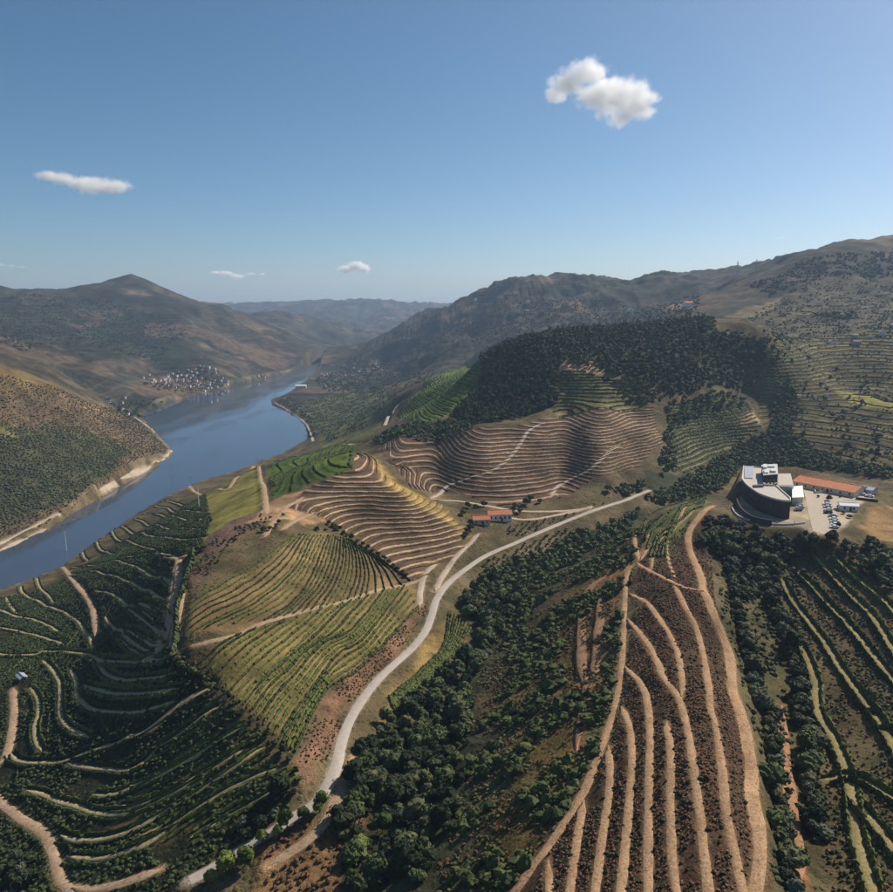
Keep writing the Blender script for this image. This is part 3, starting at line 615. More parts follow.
plant_rows(fan([R3((0,545),(100,490),(240,400),(390,290)), R3((0,670),(150,590),(280,520),(400,440),(510,380)), R3((0,840),(150,760),(300,670),(450,570),(590,475)), R3((40,892),(240,780),(380,690),(520,620),(660,565)), R3((270,892),(400,800),(540,720),(640,660),(735,590))], [3, 3, 2, 2]),
           'half-shaded slope below the vineyard boundary', .7, .8, .12, 'vine', 'rows of the half-shaded slope', 'the top')
plant_rows(fan([R8((345,180),(380,140),(440,90),(520,60),(650,30)), R8((400,300),(440,200),(520,110),(650,40)), R8((470,300),(480,220),(540,130),(640,75))], [5, 4]), 'small green vineyard on the spur below the winery', .9, 1.2, .06, 'vine', 'rows on the spur below the winery', 'the gully edge')
# rows along the traced grass edges of the dark terraces
k = 0
for kind, p, zp, hw in LAID:
    if kind == 'bank' and len(p) > 6:
        for s in (1, -1):
            o = hedge(*segs(offset(p, s*(hw+1.0))), .8, .8 if s > 0 else .55, .12, 'vine')
            if o: tag(o, f'{ordinal(k)} vine row along the dry grass edges, shaded river terraces', 'vine row', 'rows on the shaded river terraces'); k += 1
            if k > 76: break
        if k > 76: break
k = 0
for kind, p, zp, hw in LAID:
    if kind == 'strip':
        for s in (-1, 1):
            o = hedge(*segs(offset(p, s*(hw+.45))), .7, 1.3, .08, 'vine')
            if o: tag(o, f'{ordinal(k)} vine row counted rightwards beside the mown strips, field below the winery', 'vine row', 'rows of the field below the winery'); k += 1
# rows on contour terraces
def contour(nm, step, off, every=1):
    TA, TM = (TD, TDM) if nm == 'dark' else (globals()['TA'], globals()['TM'])
    P = np.array(TP[nm]); i0, i1 = np.searchsorted(XS, [P[:, 0].min(), P[:, 0].max()]); j0, j1 = np.searchsorted(YS, [P[:, 1].min(), P[:, 1].max()])
    T = TA[j0:j1, i0:i1]; X, Y = GX[j0:j1, i0:i1], GY[j0:j1, i0:i1]; ins = pip(X, Y, TP[nm]) & (TM[j0:j1, i0:i1] > .2)
    cell = ins[:-1, :-1] & ins[1:, 1:] & ins[:-1, 1:] & ins[1:, :-1]; out = {}
    lo, hi = int(np.floor(T[ins].min())), int(np.ceil(T[ins].max()))
    for lv in range(lo, hi+1, every):
        v = lv+off; a_, b_, c_, d_ = T[:-1, :-1]-v, T[:-1, 1:]-v, T[1:, 1:]-v, T[1:, :-1]-v
        def cr(u, w_, xa, ya, xb, yb):
            m = (u*w_ < 0) & cell; t = np.where(m, u/(u-w_+1e-12), 0); return m, xa+(xb-xa)*t, ya+(yb-ya)*t
        E = [cr(a_, b_, X[:-1, :-1], Y[:-1, :-1], X[:-1, 1:], Y[:-1, 1:]), cr(b_, c_, X[:-1, 1:], Y[:-1, 1:], X[1:, 1:], Y[1:, 1:]), cr(c_, d_, X[1:, 1:], Y[1:, 1:], X[1:, :-1], Y[1:, :-1]), cr(d_, a_, X[1:, :-1], Y[1:, :-1], X[:-1, :-1], Y[:-1, :-1])]
        S0, S1 = [], []
        for e in range(4):
            for f in range(e+1, 4):
                m = E[e][0] & E[f][0]
                if m.any(): S0.append(np.stack([E[e][1][m], E[e][2][m]], 1)); S1.append(np.stack([E[f][1][m], E[f][2][m]], 1))
        if S0:
            a2_, b2_ = np.concatenate(S0), np.concatenate(S1)
            if len(a2_) > 12: out[lv] = (a2_, b2_)
    return out
CF = [('knoll', .68, .45, .6, .15, 'vine_dry', 'brown terraced knoll by the red-roofed farmhouse'), ('brown', .68, .45, .6, .15, 'vine_dry', 'wide brown terraced slope behind the farmhouse'),
      ('green', .65, 1.0, 1.1, .05, 'vine', 'green vineyard above the river bend'), ('flank', .65, .9, .9, .05, 'vine', 'green vineyard left of the pine wood'),
      ('below', .65, 1.2, 1.4, .06, 'vine', 'terraces under the pine wood'), ('ravine', .65, 1.1, 1.2, .1, 'vine', 'terraces above the ravine behind the winery'), ('right', .65, .8, .9, .15, 'vine', 'terraced hillside behind the winery'), ('dark', .5, .85, .8, .1, 'vine', 'shaded terraces above the river')]
WAYNEAR = np.zeros(H.shape, np.float32)
for kind, p, zp, hw in LAID:
    for x, y in p[::2]:
        if y > 800 or x > 0: continue
        i0, i1 = np.searchsorted(XS, [x-hw-1.8, x+hw+1.8]); j0, j1 = np.searchsorted(YS, [y-hw-1.8, y+hw+1.8]); WAYNEAR[j0:j1, i0:i1] = 1
def runs(a_, b_):
    """split contour lengths into connected runs"""
    key = {}; par = list(range(len(a_)))
    def find(i):
        while par[i] != i: par[i] = par[par[i]]; i = par[i]
        return i
    for i in range(len(a_)):
        for q in (a_[i], b_[i]):
            kk = (round(q[0], 2), round(q[1], 2))
            if kk in key: par[find(i)] = find(key[kk])
            else: key[kk] = i
    g_ = {}
    for i in range(len(a_)): g_.setdefault(find(i), []).append(i)
    return [np.array(v) for v in g_.values()]
for nm, off, wd, ht, gap, mt, fld in CF:
    big, rest = [], []
    for lv, (a_, b_) in sorted(contour(nm, 1, off).items()):
        if nm == 'dark': kp = hget(a_[:, 0], a_[:, 1], WAYNEAR) < .05; a_, b_ = a_[kp], b_[kp]
        for r_ in runs(a_, b_):
            if len(r_) < 4: continue
            mid = .5*(a_[r_].mean(0)+b_[r_].mean(0)); ln = np.hypot(*(b_[r_]-a_[r_]).T).sum()
            big.append((ln/np.hypot(*mid), lv, a_[r_], b_[r_]))
    big.sort(key=lambda t: -t[0]); nmax = {'right': 24, 'brown': 24, 'knoll': 22, 'dark': 14}.get(nm, 14); rest = big[nmax:]; big = sorted(big[:nmax], key=lambda t: t[1])
    for i, (_, lv, a_, b_) in enumerate(big):
        o = hedge(a_, b_, wd, ht, gap, mt)
        if o: tag(o, f'{ordinal(i)} vine row up from the bottom, {fld}', 'vine row', 'rows of the '+fld)
    if rest:
        o = hedge(np.concatenate([t[2] for t in rest]), np.concatenate([t[3] for t in rest]), wd, ht, gap, mt, 'vines')
        if o: tag(o, f'short and far vines of the {fld}', 'vines', kind='stuff')

# ------------------------------------------------------------------ trees
def ico(sub):
    bm = bmesh.new(); bmesh.ops.create_icosphere(bm, subdivisions=sub, radius=1); V = np.array([v.co[:] for v in bm.verts]); F_ = np.array([[v.index for v in f.verts] for f in bm.faces]); bm.free(); return V, F_
ICO1, ICO2 = ico(1), ico(2)
def crown_mesh(name, rad, hgt, base, lobes, quads, leaf, mat, seed, conic=False, sub=2):
    r = np.random.default_rng(seed); V, F_ = [], []; nv = 0; iv, if_ = ICO2 if sub == 2 else ICO1; L_ = []
    for i in range(lobes):
        if conic: t = (i+.5)/lobes; cc = np.array([r.normal(0, .12)*rad*(1-t), r.normal(0, .12)*rad*(1-t), base+t*(hgt-base)]); rr = rad*(1.05-t)*.85
        else:
            t = r.random()*2*math.pi; q = math.sqrt(r.random())*.62*rad; cc = np.array([math.cos(t)*q, math.sin(t)*q, base+(hgt-base)*(.30+.42*r.random()*(1.1-q/rad))]); rr = rad*(.36+.22*r.random())
        sz = np.array([rr, rr, rr*(.8 if not conic else (hgt-base)/lobes/rr*1.1)]); L_.append((cc, sz))
        disp = 1+.22*r.standard_normal((len(iv), 1)).clip(-1.5, 1.5); V.append(iv*disp*sz+cc); F_.append(if_+nv); nv += len(iv)
    for i in range(quads):
        cc, sz = L_[r.integers(lobes)]; d = r.standard_normal(3); d[2] = abs(d[2])*1.2-.3; d /= np.linalg.norm(d); p = cc+d*sz*(.95+.35*r.random()); s = leaf*(.6+.8*r.random())
        t1 = np.cross(d, r.standard_normal(3)); t1 /= np.linalg.norm(t1)+1e-9; t2 = np.cross(d+r.normal(0, .5, 3), t1)
        V.append(np.array([p-t1*s-t2*s*.6, p+t1*s*.8-t2*s, p+t1*s*.3+t2*s])); F_.append(np.array([[nv, nv+1, nv+2]])); nv += 3
    return npmesh(name, np.concatenate(V), np.concatenate(F_), [M[mat]])
def trunk_mesh(name, h, r0):
    bm = bmesh.new(); n_ = 7; rings = []
    for z, r_, ox in ((-.6, r0*1.5, 0), (.2, r0*1.1, .03), (h*.5, r0*.8, .12*h*.2), (h, r0*.4, .05)):
        rings.append([bm.verts.new((ox+r_*math.cos(2*math.pi*i/n_), r_*math.sin(2*math.pi*i/n_), z)) for i in range(n_)])
    for a_, b_ in zip(rings, rings[1:]):
        for i in range(n_): bm.faces.new((a_[i], a_[(i+1) % n_], b_[(i+1) % n_], b_[i]))
    for ang in (.4, 2.3, 4.4):   # limbs
        d = Vector((math.cos(ang)*.7, math.sin(ang)*.7, .8)); p0 = Vector((.05, 0, h*.55)); p1 = p0+d*h*.55; s = Vector((-d.y, d.x, 0)).normalized()*r0*.4
        v = [bm.verts.new(q) for q in (p0+s, p0-s, p0+Vector((0, 0, r0*.8)), p1)]
        bm.faces.new((v[0], v[1], v[3])); bm.faces.new((v[1], v[2], v[3])); bm.faces.new((v[2], v[0], v[3]))
    me = bpy.data.meshes.new(name); bm.to_mesh(me); bm.free(); me.materials.append(M['bark']); return me
KIND = {}
def kinds(nm, mats, n_, **kw):
    KIND[nm] = [(crown_mesh('crown', kw['rad'], kw['hgt'], kw['base'], kw['lobes'], kw['quads'], kw['leaf'], mats[i % len(mats)], 100+i*17+len(nm), kw.get('conic', False), kw.get('sub', 2)), trunk_mesh('trunk', kw['hgt']*.6, kw['hgt']*.028)) for i in range(n_)]
kinds('oak', ['oak', 'oak', 'scrub'], 7, rad=3.0, hgt=6.2, base=.4, lobes=10, quads=420, leaf=.36)
kinds('olive', ['olive', 'scrub', 'olive'], 5, rad=1.9, hgt=3.8, base=.3, lobes=8, quads=280, leaf=.24)
kinds('lime', ['lime'], 3, rad=2.3, hgt=6.0, base=.5, lobes=9, quads=420, leaf=.32)
kinds('pine', ['pine', 'pine', 'oak'], 6, rad=3.3, hgt=12.0, base=2.0, lobes=6, quads=140, leaf=.8, conic=True, sub=1)
kinds('round', ['oak', 'pine'], 5, rad=4.0, hgt=8.5, base=.8, lobes=9, quads=160, leaf=.75, sub=1)
def los(x, y, z, n_=60):
    t = np.linspace(.03, .985, n_)[None]; xx = x[:, None]*t; yy = y[:, None]*t; zz = CAM_Z+(z[:, None]-CAM_Z)*t
    return (zz > hget(xx, yy)-.3).all(1)
def inframe(x, y, z, mg=25):
    fw = y*ct-(z-CAM_Z)*st; upv = y*st+(z-CAM_Z)*ct; u = CX+FPX*x/np.maximum(fw, 1); v = CY-FPX*upv/np.maximum(fw, 1)
    return (fw > 10) & (u > -mg) & (u < 893+mg) & (v > -mg) & (v < 892+mg*1.5)
WAYMASK = np.zeros(H.shape, np.float32)
for kd, cw in CW.items():
    if kd != 'redsoil': WAYMASK = np.maximum(WAYMASK, cw)
def scatter(px, spacing, jit=.45, world=None, clump=0, keep=1.0, avoid=True):
    poly = world or wpoly(px); P = np.array(poly); x, y = np.meshgrid(np.arange(P[:, 0].min(), P[:, 0].max(), spacing), np.arange(P[:, 1].min(), P[:, 1].max(), spacing*.9))
    x = x+(np.arange(x.shape[0]) % 2)[:, None]*spacing*.5; x = (x+RNG.uniform(-jit, jit, x.shape)*spacing).ravel(); y = (y+RNG.uniform(-jit, jit, y.shape)*spacing).ravel()
    m = pip(x, y, poly) & (RNG.random(x.shape) < keep)
    if clump: m &= fbm(x/22+7, y/22, 3, 83) > clump
    if avoid: m &= hget(x, y, WAYMASK) < .15
    x, y = x[m], y[m]; z = hget(x, y); m = inframe(x, y, z+3) & (z > .5)
    return np.column_stack([x, y, z])[m]
def put_tree(kind, p, s, label, cat, group, parts=True, name='tree'):
    cm, tmesh = random.choice(KIND[kind]); rz = random.random()*6.28; sz = s*random.uniform(.85, 1.15)
    if parts:
        e = empty(name, p, rz); e.scale = (s, s, sz)
        c = bpy.data.objects.new('crown', cm); t = bpy.data.objects.new('trunk', tmesh); COL.objects.link(c); COL.objects.link(t); c.parent = e; t.parent = e
    else:
        e = bpy.data.objects.new(name, cm); COL.objects.link(e); e.location = p; e.rotation_euler = (0, 0, rz); e.scale = (s, s, sz)
    tag(e, label, cat, group); return e
def mass(name, label, cat, pts, sizes, protos, flat=1.0):
    """many plants nobody could count, one joined mesh"""
    V, F_ = [], []; nv = 0
    for p, s in zip(pts, sizes):
        pv_, pf = protos[RNG.integers(len(protos))]; a_ = RNG.random()*6.28; c_, s_ = math.cos(a_), math.sin(a_)
        q = pv_*s; q = np.column_stack([q[:, 0]*c_-q[:, 1]*s_, q[:, 0]*s_+q[:, 1]*c_, q[:, 2]*flat])+p; V.append(q); F_.append(pf+nv); nv += len(q)
    return np.concatenate(V), np.concatenate(F_)
def mesh_np(me):
    V = np.zeros(len(me.vertices)*3, np.float32); me.vertices.foreach_get('co', V); F_ = np.zeros(len(me.polygons)*3, np.int32); me.polygons.foreach_get('vertices', F_); return V.reshape(-1, 3), F_.reshape(-1, 3)
def stuff(name, label, cat, pts, sizes, protos, mat, flat=1.0):
    if len(pts) == 0: return
    V, F_ = mass(name, label, cat, pts, sizes, protos, flat); o = link(name, npmesh(name, V, F_, [M[mat]])); tag(o, label, cat, kind='stuff'); return o
def lowbush(seed, quads=10):
    r = np.random.default_rng(seed); iv, if_ = ICO1; V = [iv*(1+.28*r.standard_normal((len(iv), 1)).clip(-1.4, 1.4))*np.array([1, 1, .75])+np.array([0, 0, .45])]; F_ = [if_]; nv = len(iv)
    for i in range(quads):
        d = r.standard_normal(3); d[2] = abs(d[2]); d /= np.linalg.norm(d); p = d*np.array([1, 1, .8])*1.05+np.array([0, 0, .45]); t1 = np.cross(d, r.standard_normal(3)); t1 /= np.linalg.norm(t1); t2 = np.cross(d, t1); s = .3
        V.append(np.array([p-t1*s, p+t1*s, p+t2*s*1.3+d*.15])); F_.append(np.array([[nv, nv+1, nv+2]])); nv += 3
    return np.concatenate(V), np.concatenate(F_)
BUSH = [lowbush(900+i) for i in range(6)]; SMALL = []
_bm = bmesh.new(); bmesh.ops.create_icosphere(_bm, subdivisions=1, radius=1); _bm.free()
SMALL = [lowbush(940+i, 3) for i in range(6)]
LOWPINE = [mesh_np(crown_mesh('lp', 3.3, 12, 1.5, 4, 26, 1.2, 'pine', 300+i, True, 1)) for i in range(4)]
LOWROUND = [mesh_np(crown_mesh('lr', 4.0, 8.5, .6, 5, 30, 1.1, 'oak', 330+i, False, 1)) for i in range(4)]
LOWOAK = [mesh_np(crown_mesh('lo', 3.0, 6.2, .3, 5, 50, .55, 'oak', 360+i, False, 1)) for i in range(4)]

# wood filling the gully
GW = [(345,892),(338,835),(352,800),(366,748),(402,708),(447,670),(474,642),(476,624),(460,604),(478,580),(530,556),(610,525),(640,512),(628,532),(545,580),(500,630),(472,690),(470,740),(462,800),(435,860),(425,892)]
p = scatter(GW, 4.9); p = p[los(p[:, 0], p[:, 1], p[:, 2]+6)]; d = np.hypot(p[:, 0], p[:, 1]); p = p[np.argsort(d)]
print('gully trees', len(p))
edge = segdist(p[:, 0], p[:, 1], wpoly(GW))
for i, q in enumerate(p[:240]): put_tree(random.choices(['oak', 'olive', 'lime'], [.78, .17, .05])[0], q, random.uniform(.6, 1.4)*random.uniform(.8, 1.1), 'dark green broadleaf tree in the wood filling the gully', 'oak tree', 'trees of the gully wood', True, 'oak_tree')
stuff('woodland', 'far upper end of the gully wood beside the road', 'woodland', p[240:], RNG.uniform(.7, 1.2, max(len(p)-240, 0)), LOWOAK, 'oak')
# pine wood on the hill
FW = [(450,418),(462,402),(475,386),(480,372),(466,362),(488,346),(540,335),(600,328),(650,324),(720,332),(768,343),(780,352),(776,372),(766,372),(740,392),(700,390),(668,398),(652,380),(605,372),(560,366),(556,405),(520,418),(480,424)]
p = scatter(FW, 5.2); v = los(p[:, 0], p[:, 1], p[:, 2]+11, 120); p = p[v]; d = np.hypot(p[:, 0], p[:, 1]); p = p[np.argsort(d)]; print('forest trees', len(p))
for q in p[:300]: put_tree('pine' if random.random() < .12 else 'round', q, random.uniform(.45, .78), 'dark conifer in the wood crowning the hill', 'pine tree', 'trees of the hilltop wood', False, 'pine_tree')
stuff('forest', 'dark wood covering the far side of the hilltop', 'forest', p[300:], RNG.uniform(.42, .8, max(len(p)-300, 0)), LOWPINE[:1]+LOWROUND*2, 'pine')
# trees in the ravine behind the winery and on the right hillside
p = np.concatenate([scatter([(650,497),(690,478),(735,446),(770,430),(775,400),(790,380),(800,400),(790,440),(860,466),(893,472),(893,480),(835,470),(742,466),(722,490),(700,500),(660,506),(640,496),(600,494),(640,484)], 4.6), scatter([(668,404),(700,396),(745,398),(740,410),(690,420),(672,440),(676,470),(660,478)], 5.5), scatter([(372,440),(400,428),(440,424),(470,424),(470,432),(410,438),(380,446)], 5.5), scatter([(600,378),(650,380),(665,400),(640,406),(625,395)], 5.5)])
p = p[los(p[:, 0], p[:, 1], p[:, 2]+6, 120)]; print('ravine', len(p)); RNG.shuffle(p, axis=0)
for q in p[:60]: put_tree('round', q, random.uniform(.45, .85), 'dark tree in the ravine behind the winery', 'tree', 'trees of the ravine', False)
if len(p) > 60: stuff('thicket', 'dark thicket in the ravine behind the winery', 'thicket', p[60:], RNG.uniform(.4, .8, len(p)-60), LOWROUND, 'oak')
p = scatter([(770,440),(780,400),(770,360),(800,335),(893,320),(893,465),(830,460)], 15, .5, None, .05); p = p[los(p[:, 0], p[:, 1], p[:, 2]+4, 120)]
for q in p[:70]: put_tree('round', q, random.uniform(.3, .65), 'small dark tree on the terraced hillside behind the winery', 'tree', 'trees on the right hillside', False)
p = scatter([(810,300),(815,285),(850,285),(870,300),(850,320),(815,318)], 9); p = p[los(p[:, 0], p[:, 1], p[:, 2]+4, 120)]
for q in p[:40]: put_tree('round', q, random.uniform(.5, .9), 'grey green tree in the grove high on the right slope', 'tree', 'trees of the high grove', False)
# hedge trees between the spur and the right field
HL = [RA((150,60),(170,180),(190,330),(230,520),(270,650),(300,800))+RB((335,80),(352,200),(358,380),(382,560),(402,760),(425,880)), RA((270,130),(330,260),(380,400),(440,560),(470,700),(490,830))+RB((480,80),(520,230),(530,380),(540,520),(560,640)), RA((60,60),(130,30),(230,60),(330,60),(430,80),(500,60)),
      RA((620,60),(700,80),(780,120),(860,200)), RA((290,120),(320,200),(390,130),(440,120))]
n_ = 0
for l in HL:
    for q in smooth_line(castxy(l), 3.2):
        for rep in range(2 if n_ % 3 == 0 else 1):
            q2 = q+RNG.normal(0, .9, 2)
            if float(hget(q2[0], q2[1], WAYMASK)) > .02 or float(hget(q2[0]-2.2, q2[1], WAYMASK)) > .02: continue
            put_tree('olive' if random.random() < .8 else 'oak', (q2[0], q2[1], float(hget(*q2))), random.uniform(.7, 1.35), 'grey green tree in the hedgerows between the spur and the right field', 'hedge tree', 'hedgerow trees below the winery', True, 'hedge_tree'); n_ += 1
print('hedge', n_)
p = scatter([(714,540),(728,516),(742,526),(770,534),(800,535),(830,545),(893,560),(893,590),(830,552),(790,560),(775,600),(745,600)], 4.6)
p = np.concatenate([p, scatter([(704,520),(726,498),(734,520),(746,531),(722,565),(714,548)], 4.2)])
for q in p[:140]: put_tree('olive', q, random.uniform(.7, 1.3), 'olive tree on the bank just below the winery', 'olive tree', 'olive trees below the winery', True, 'olive_tree')
print('bank olives', len(p))
p = scatter([(857,540),(893,548),(893,600),(870,570)], 5.0)
for q in p[:30]: put_tree('oak', q, random.uniform(.6, 1.0), 'dark tree below the earth mound beside the winery', 'tree', 'trees below the mound')
hl = smooth_line(castxy(RD((225,590),(215,660),(185,740),(160,830),(140,892))+[(176,640),(172,655)]), 1.2)  # hedge added in place of the dark, shadowed wall along the track
o = hedge(*segs(hl), 1.8, 2.6, .03, 'oak', 'hedge'); tag(o, 'tall dark hedge standing in for a shadowed wall beside the earth track at the vineyard corner', 'hedge')
# roadside trees, and bushes for the boundary wall's shadow
for i, (a_, b_, s) in enumerate([(320,812,1.15),(303,822,.8),(287,828,1.1),(278,838,.7),(262,842,.8),(245,866,1.2),(226,874,1.25),(212,884,.9)]):
    q = cast([(a_, b_)])[0]; put_tree('lime', q, s, f'{ordinal(i)} bright green roadside tree going down from the bend', 'tree', 'bright trees along the lower road', True, 'roadside_tree')
p = scatter([(215,850),(240,825),(275,795),(305,770),(306,790),(290,812),(255,838),(220,862)], 4.2)
for q in p[:70]: put_tree('olive' if random.random() < .6 else 'oak', q, random.uniform(.6, 1.1), 'dark tree on the steep bank between the terraces and the road', 'tree', 'trees on the bank above the lower road')
BW = R3((165,60),(250,130),(330,180),(420,240),(480,320),(560,380),(640,470),(700,530),(740,590))  # dark bushes put in where the boundary wall casts a shadow strip
for i, q in enumerate(smooth_line(castxy(BW), 4.4)):
    q = q+RNG.normal(0, .5, 2); put_tree('oak', (q[0], q[1], float(hget(*q))), random.uniform(.32, .62), f'{ordinal(i)} dark bush standing in for the wall shadow down the boundary of the sunlit vineyard', 'bush', 'bushes standing in for the boundary wall shadow', True, 'bush')
for i, q in enumerate(smooth_line(castxy([(330,524),(345,535),(362,545),(378,556),(392,566),(405,577)]), 4.0)):
    q = q+RNG.normal(0, .4, 2); put_tree('oak', (q[0], q[1], float(hget(*q))), random.uniform(.35, .6), f'{ordinal(i)} dark bush down the hollow between vineyard and brown knoll', 'bush', 'bushes in the hollow', True, 'bush')
for i, (a_, b_) in enumerate([(264,532),(270,530),(276,528),(279,524),(317,531),(326,531),(336,531),(199,551),(205,549),(258,462),(262,461)]):
    q = cast([(a_, b_)])[0]; put_tree('oak', q, random.uniform(.4, .6), f'{ordinal(i)} small round tree from the left by the bare earth saddle', 'tree', 'small trees by the bare saddle')
for i, (a_, b_) in enumerate([(463,515),(468,508),(476,508),(484,507),(470,530),(466,536),(512,515),(516,508),(520,513),(527,505),(531,500),(540,503)]):
    q = cast([(a_, b_)])[0]; put_tree('oak', q, random.uniform(.55, .95), f'{ordinal(i)} tree counted from the farmhouse gable rightwards', 'tree', 'trees round the farmhouse', True)
p = scatter([(0,870),(15,855),(40,870),(35,892),(0,892)], 4)
for q in p[:14]: put_tree('olive', q, random.uniform(.8, 1.2), 'grey green tree in the shaded bottom corner of the terraces', 'tree', 'corner trees')
# groves as small crowns
p = scatter([(480,562),(530,542),(590,522),(612,514),(600,540),(530,562),(485,590)], 4.0, .2)
for q in p[:130]: put_tree('olive', q, random.uniform(.35, .6), 'small olive tree in the grove below the upper road', 'olive tree', 'grove trees below the upper road', False, 'olive_tree')
p = scatter([(500,530),(560,512),(620,500),(590,508),(520,538)], 4.2, .2)
for q in p[:60]: put_tree('olive', q, random.uniform(.3, .55), 'small olive tree between farm lane and upper road', 'olive tree', 'olive trees above the upper road', False, 'olive_tree')
p = scatter([(196,565),(222,535),(268,512),(285,516),(232,545),(200,590)], 3.6, .3, None, -.1)
for q in p[:70]: put_tree('olive', q, random.uniform(.3, .6), 'dusky bush on the stony patch beside the sunlit vineyard', 'bush', 'bushes on the stony patch', False, 'bush')
# uncountable scrub
SC = [([(745,318),(790,292),(835,272),(920,258),(920,330),(820,335),(772,345)], 6.0, (.6, 2.15), 'scrub', 'scattered bushes on the high right slope', .03),
      ([(740,320),(760,335),(790,340),(790,350),(765,345)], 5.0, (.8, 2.2), 'scrub', 'bushes behind the end of the hilltop wood', -.2),
      ([(-25,500),(-25,436),(40,425),(95,430),(135,448),(112,480),(60,508),(-25,535)], 3.6, (.9, 2.0), 'scrub', 'thick green scrub on the left river bank', -.1),
      ([(-25,545),(47,524),(116,482),(168,450),(134,418),(95,405),(40,385),(-25,372)], 4.6, (.5, 1.5), 'scrub', 'scattered bushes on the dry left river bank', 0),
      ([(425,935),(438,860),(464,800),(472,740),(474,690),(502,630),(547,580),(628,532),(640,530),(642,548),(634,562),(624,650),(612,735),(570,812),(515,900),(490,935)], 2.0, (.3, .75), 'green', 'low green growth on the flank between gully and spur', -.12),
      ([(425,935),(438,860),(464,800),(472,740),(474,690),(502,630),(547,580),(628,532),(640,530),(642,548),(634,562),(624,650),(612,735),(570,812),(515,900),(490,935)], 2.1, (.3, .75), 'rust', 'rust coloured brush on the flank between gully and spur', -.2),
      ([(425,935),(438,860),(464,800),(472,740),(474,690),(502,630),(547,580),(628,532),(640,530),(642,548),(634,562),(624,650),(612,735),(570,812),(515,900),(490,935)], 3.0, (.8, 2.2), 'green', 'clumped green bushes on the flank between gully and spur', .02),
      ([(640,560),(690,520),(712,560),(715,620),(745,720),(758,800),(762,935),(520,935),(560,820),(612,740),(630,650)], 0.95, (.2, .42), 'heath', 'dried vines and brush between the spur tracks', -.3),
      ([(640,560),(690,520),(712,560),(715,620),(745,720),(758,800),(762,935),(520,935),(560,820),(612,740),(630,650)], 2.6, (.28, .6), 'scrub', 'green tufts between the spur tracks', 0),
      ([(785,560),(820,548),(920,600),(920,935),(830,935),(825,780),(810,690),(790,620)], 1.7, (.3, .7), 'scrub', 'low plants between the grass strips of the right field', -.15),
      ([(785,560),(820,548),(920,600),(920,935),(830,935),(825,780),(810,690),(790,620)], 3.0, (.3, .65), 'heath', 'dry brush in the right field', 0),
      ([(715,560),(735,540),(810,545),(800,600),(815,700),(830,800),(830,935),(770,935),(765,800),(745,700),(722,620)], 2.8, (.5, 1.2), 'scrub', 'undergrowth of the hedgerows below the winery', -.15),
      ([(420,590),(428,612),(400,655),(350,705),(330,765),(312,795),(298,775),(300,745),(330,690),(370,650),(410,615)], 1.5, (.25, .5), 'heath', 'brown brush on the cutting above the road', -.15),
      ([(250,935),(262,850),(300,828),(335,818),(362,820),(362,850),(330,935)], 2.0, (.4, .9), 'heath', 'dry brush on the rise by the lower road', -.2),
      (DARKP, 1.75, (.4, .95), 'oak', 'low growth on the banks of the shaded terraces', -.15),
      ([(285,415),(330,395),(385,388),(400,405),(370,425),(330,442),(314,436)], 6, (.9, 2.2), 'scrub', 'bushes on the flat by the river bend', .05),
      ([(765,345),(800,335),(920,325),(920,470),(830,462),(775,440)], 5.0, (.4, 1.3), 'scrub', 'bushes on the terraced hillside behind the winery', -.02)]
for px, sp, (s0, s1_), mt, lb, cl in SC:
    p = scatter(px, sp, .5, None, cl); s_ = RNG.uniform(s0, s1_, len(p))**1.0
    protos = BUSH if s1_ > 2.1 else SMALL
    stuff('brush' if mt in ('heath', 'rust') else 'scrub', lb, 'scrub', p, s_, protos, mt); print('scrub', lb, len(p))
# ------------------------------------------------------------------ buildings
M['stone'] = plain('dark_schist_cladding', (.075,.062,.062), .85, .2, .35, .9); M['plaster'] = plain('pale_render', (.62,.57,.50), .8, .2, .08)
M['white'] = plain('white_render', (.78,.77,.74), .7, .2, .06); M['flat'] = plain('pale_gravel_roof', (.52,.47,.40), .9, .1, .15, .5); M['zinc'] = plain('grey_sheet_roof', (.36,.39,.43), .45, .4, .1)
M['glass'] = plain('dark_glass', (.02,.025,.03), .12, .6, .1); M['metal'] = plain('grey_metal', (.40,.41,.42), .5, .5, .1); M['tank'] = plain('light_duct', (.60,.60,.58), .5, .4, .1)
M['concrete'] = plain('pale_concrete', (.55,.52,.47), .85, .2, .12); M['asph'] = plain('yard_paving', (.46,.39,.30), .95, .1, .1, .4)
def tilemat(name, a, b):
    m, nt, B = newmat(name, .85, .15); tc = N(nt, 'ShaderNodeTexCoord'); wv = N(nt, 'ShaderNodeTexWave'); wv.bands_direction = 'X'; wv.inputs['Scale'].default_value = 1.3; L(nt, tc.outputs['Object'], wv.inputs['Vector'])
    n1 = noise(nt, tc.outputs['Object'], .9, 4, .7); c = mix(nt, sstep(nt, n1, .3, .7), a, b); c = mix(nt, mth(nt, 'MULTIPLY', wv.outputs['Fac'], .35), c, tuple(v*.55 for v in a)); L(nt, c, B.inputs['Base Color']); return m
M['tile'] = tilemat('terracotta_tiles', (.50,.175,.085), (.68,.29,.155)); M['tile2'] = tilemat('weathered_tiles', (.24,.13,.09), (.36,.20,.135)); M['slate'] = plain('grey_roof', (.26,.25,.25), .8)
def bmobj(name, bm, mat, parent=None, loc=None, bev=0):
    if bev: bmesh.ops.bevel(bm, geom=bm.edges[:], offset=bev, segments=1, affect='EDGES')
    bmesh.ops.recalc_face_normals(bm, faces=bm.faces[:]); me = bpy.data.meshes.new(name); bm.to_mesh(me); bm.free(); me.materials.append(M[mat] if isinstance(mat, str) else mat); return link(name, me, parent, loc)
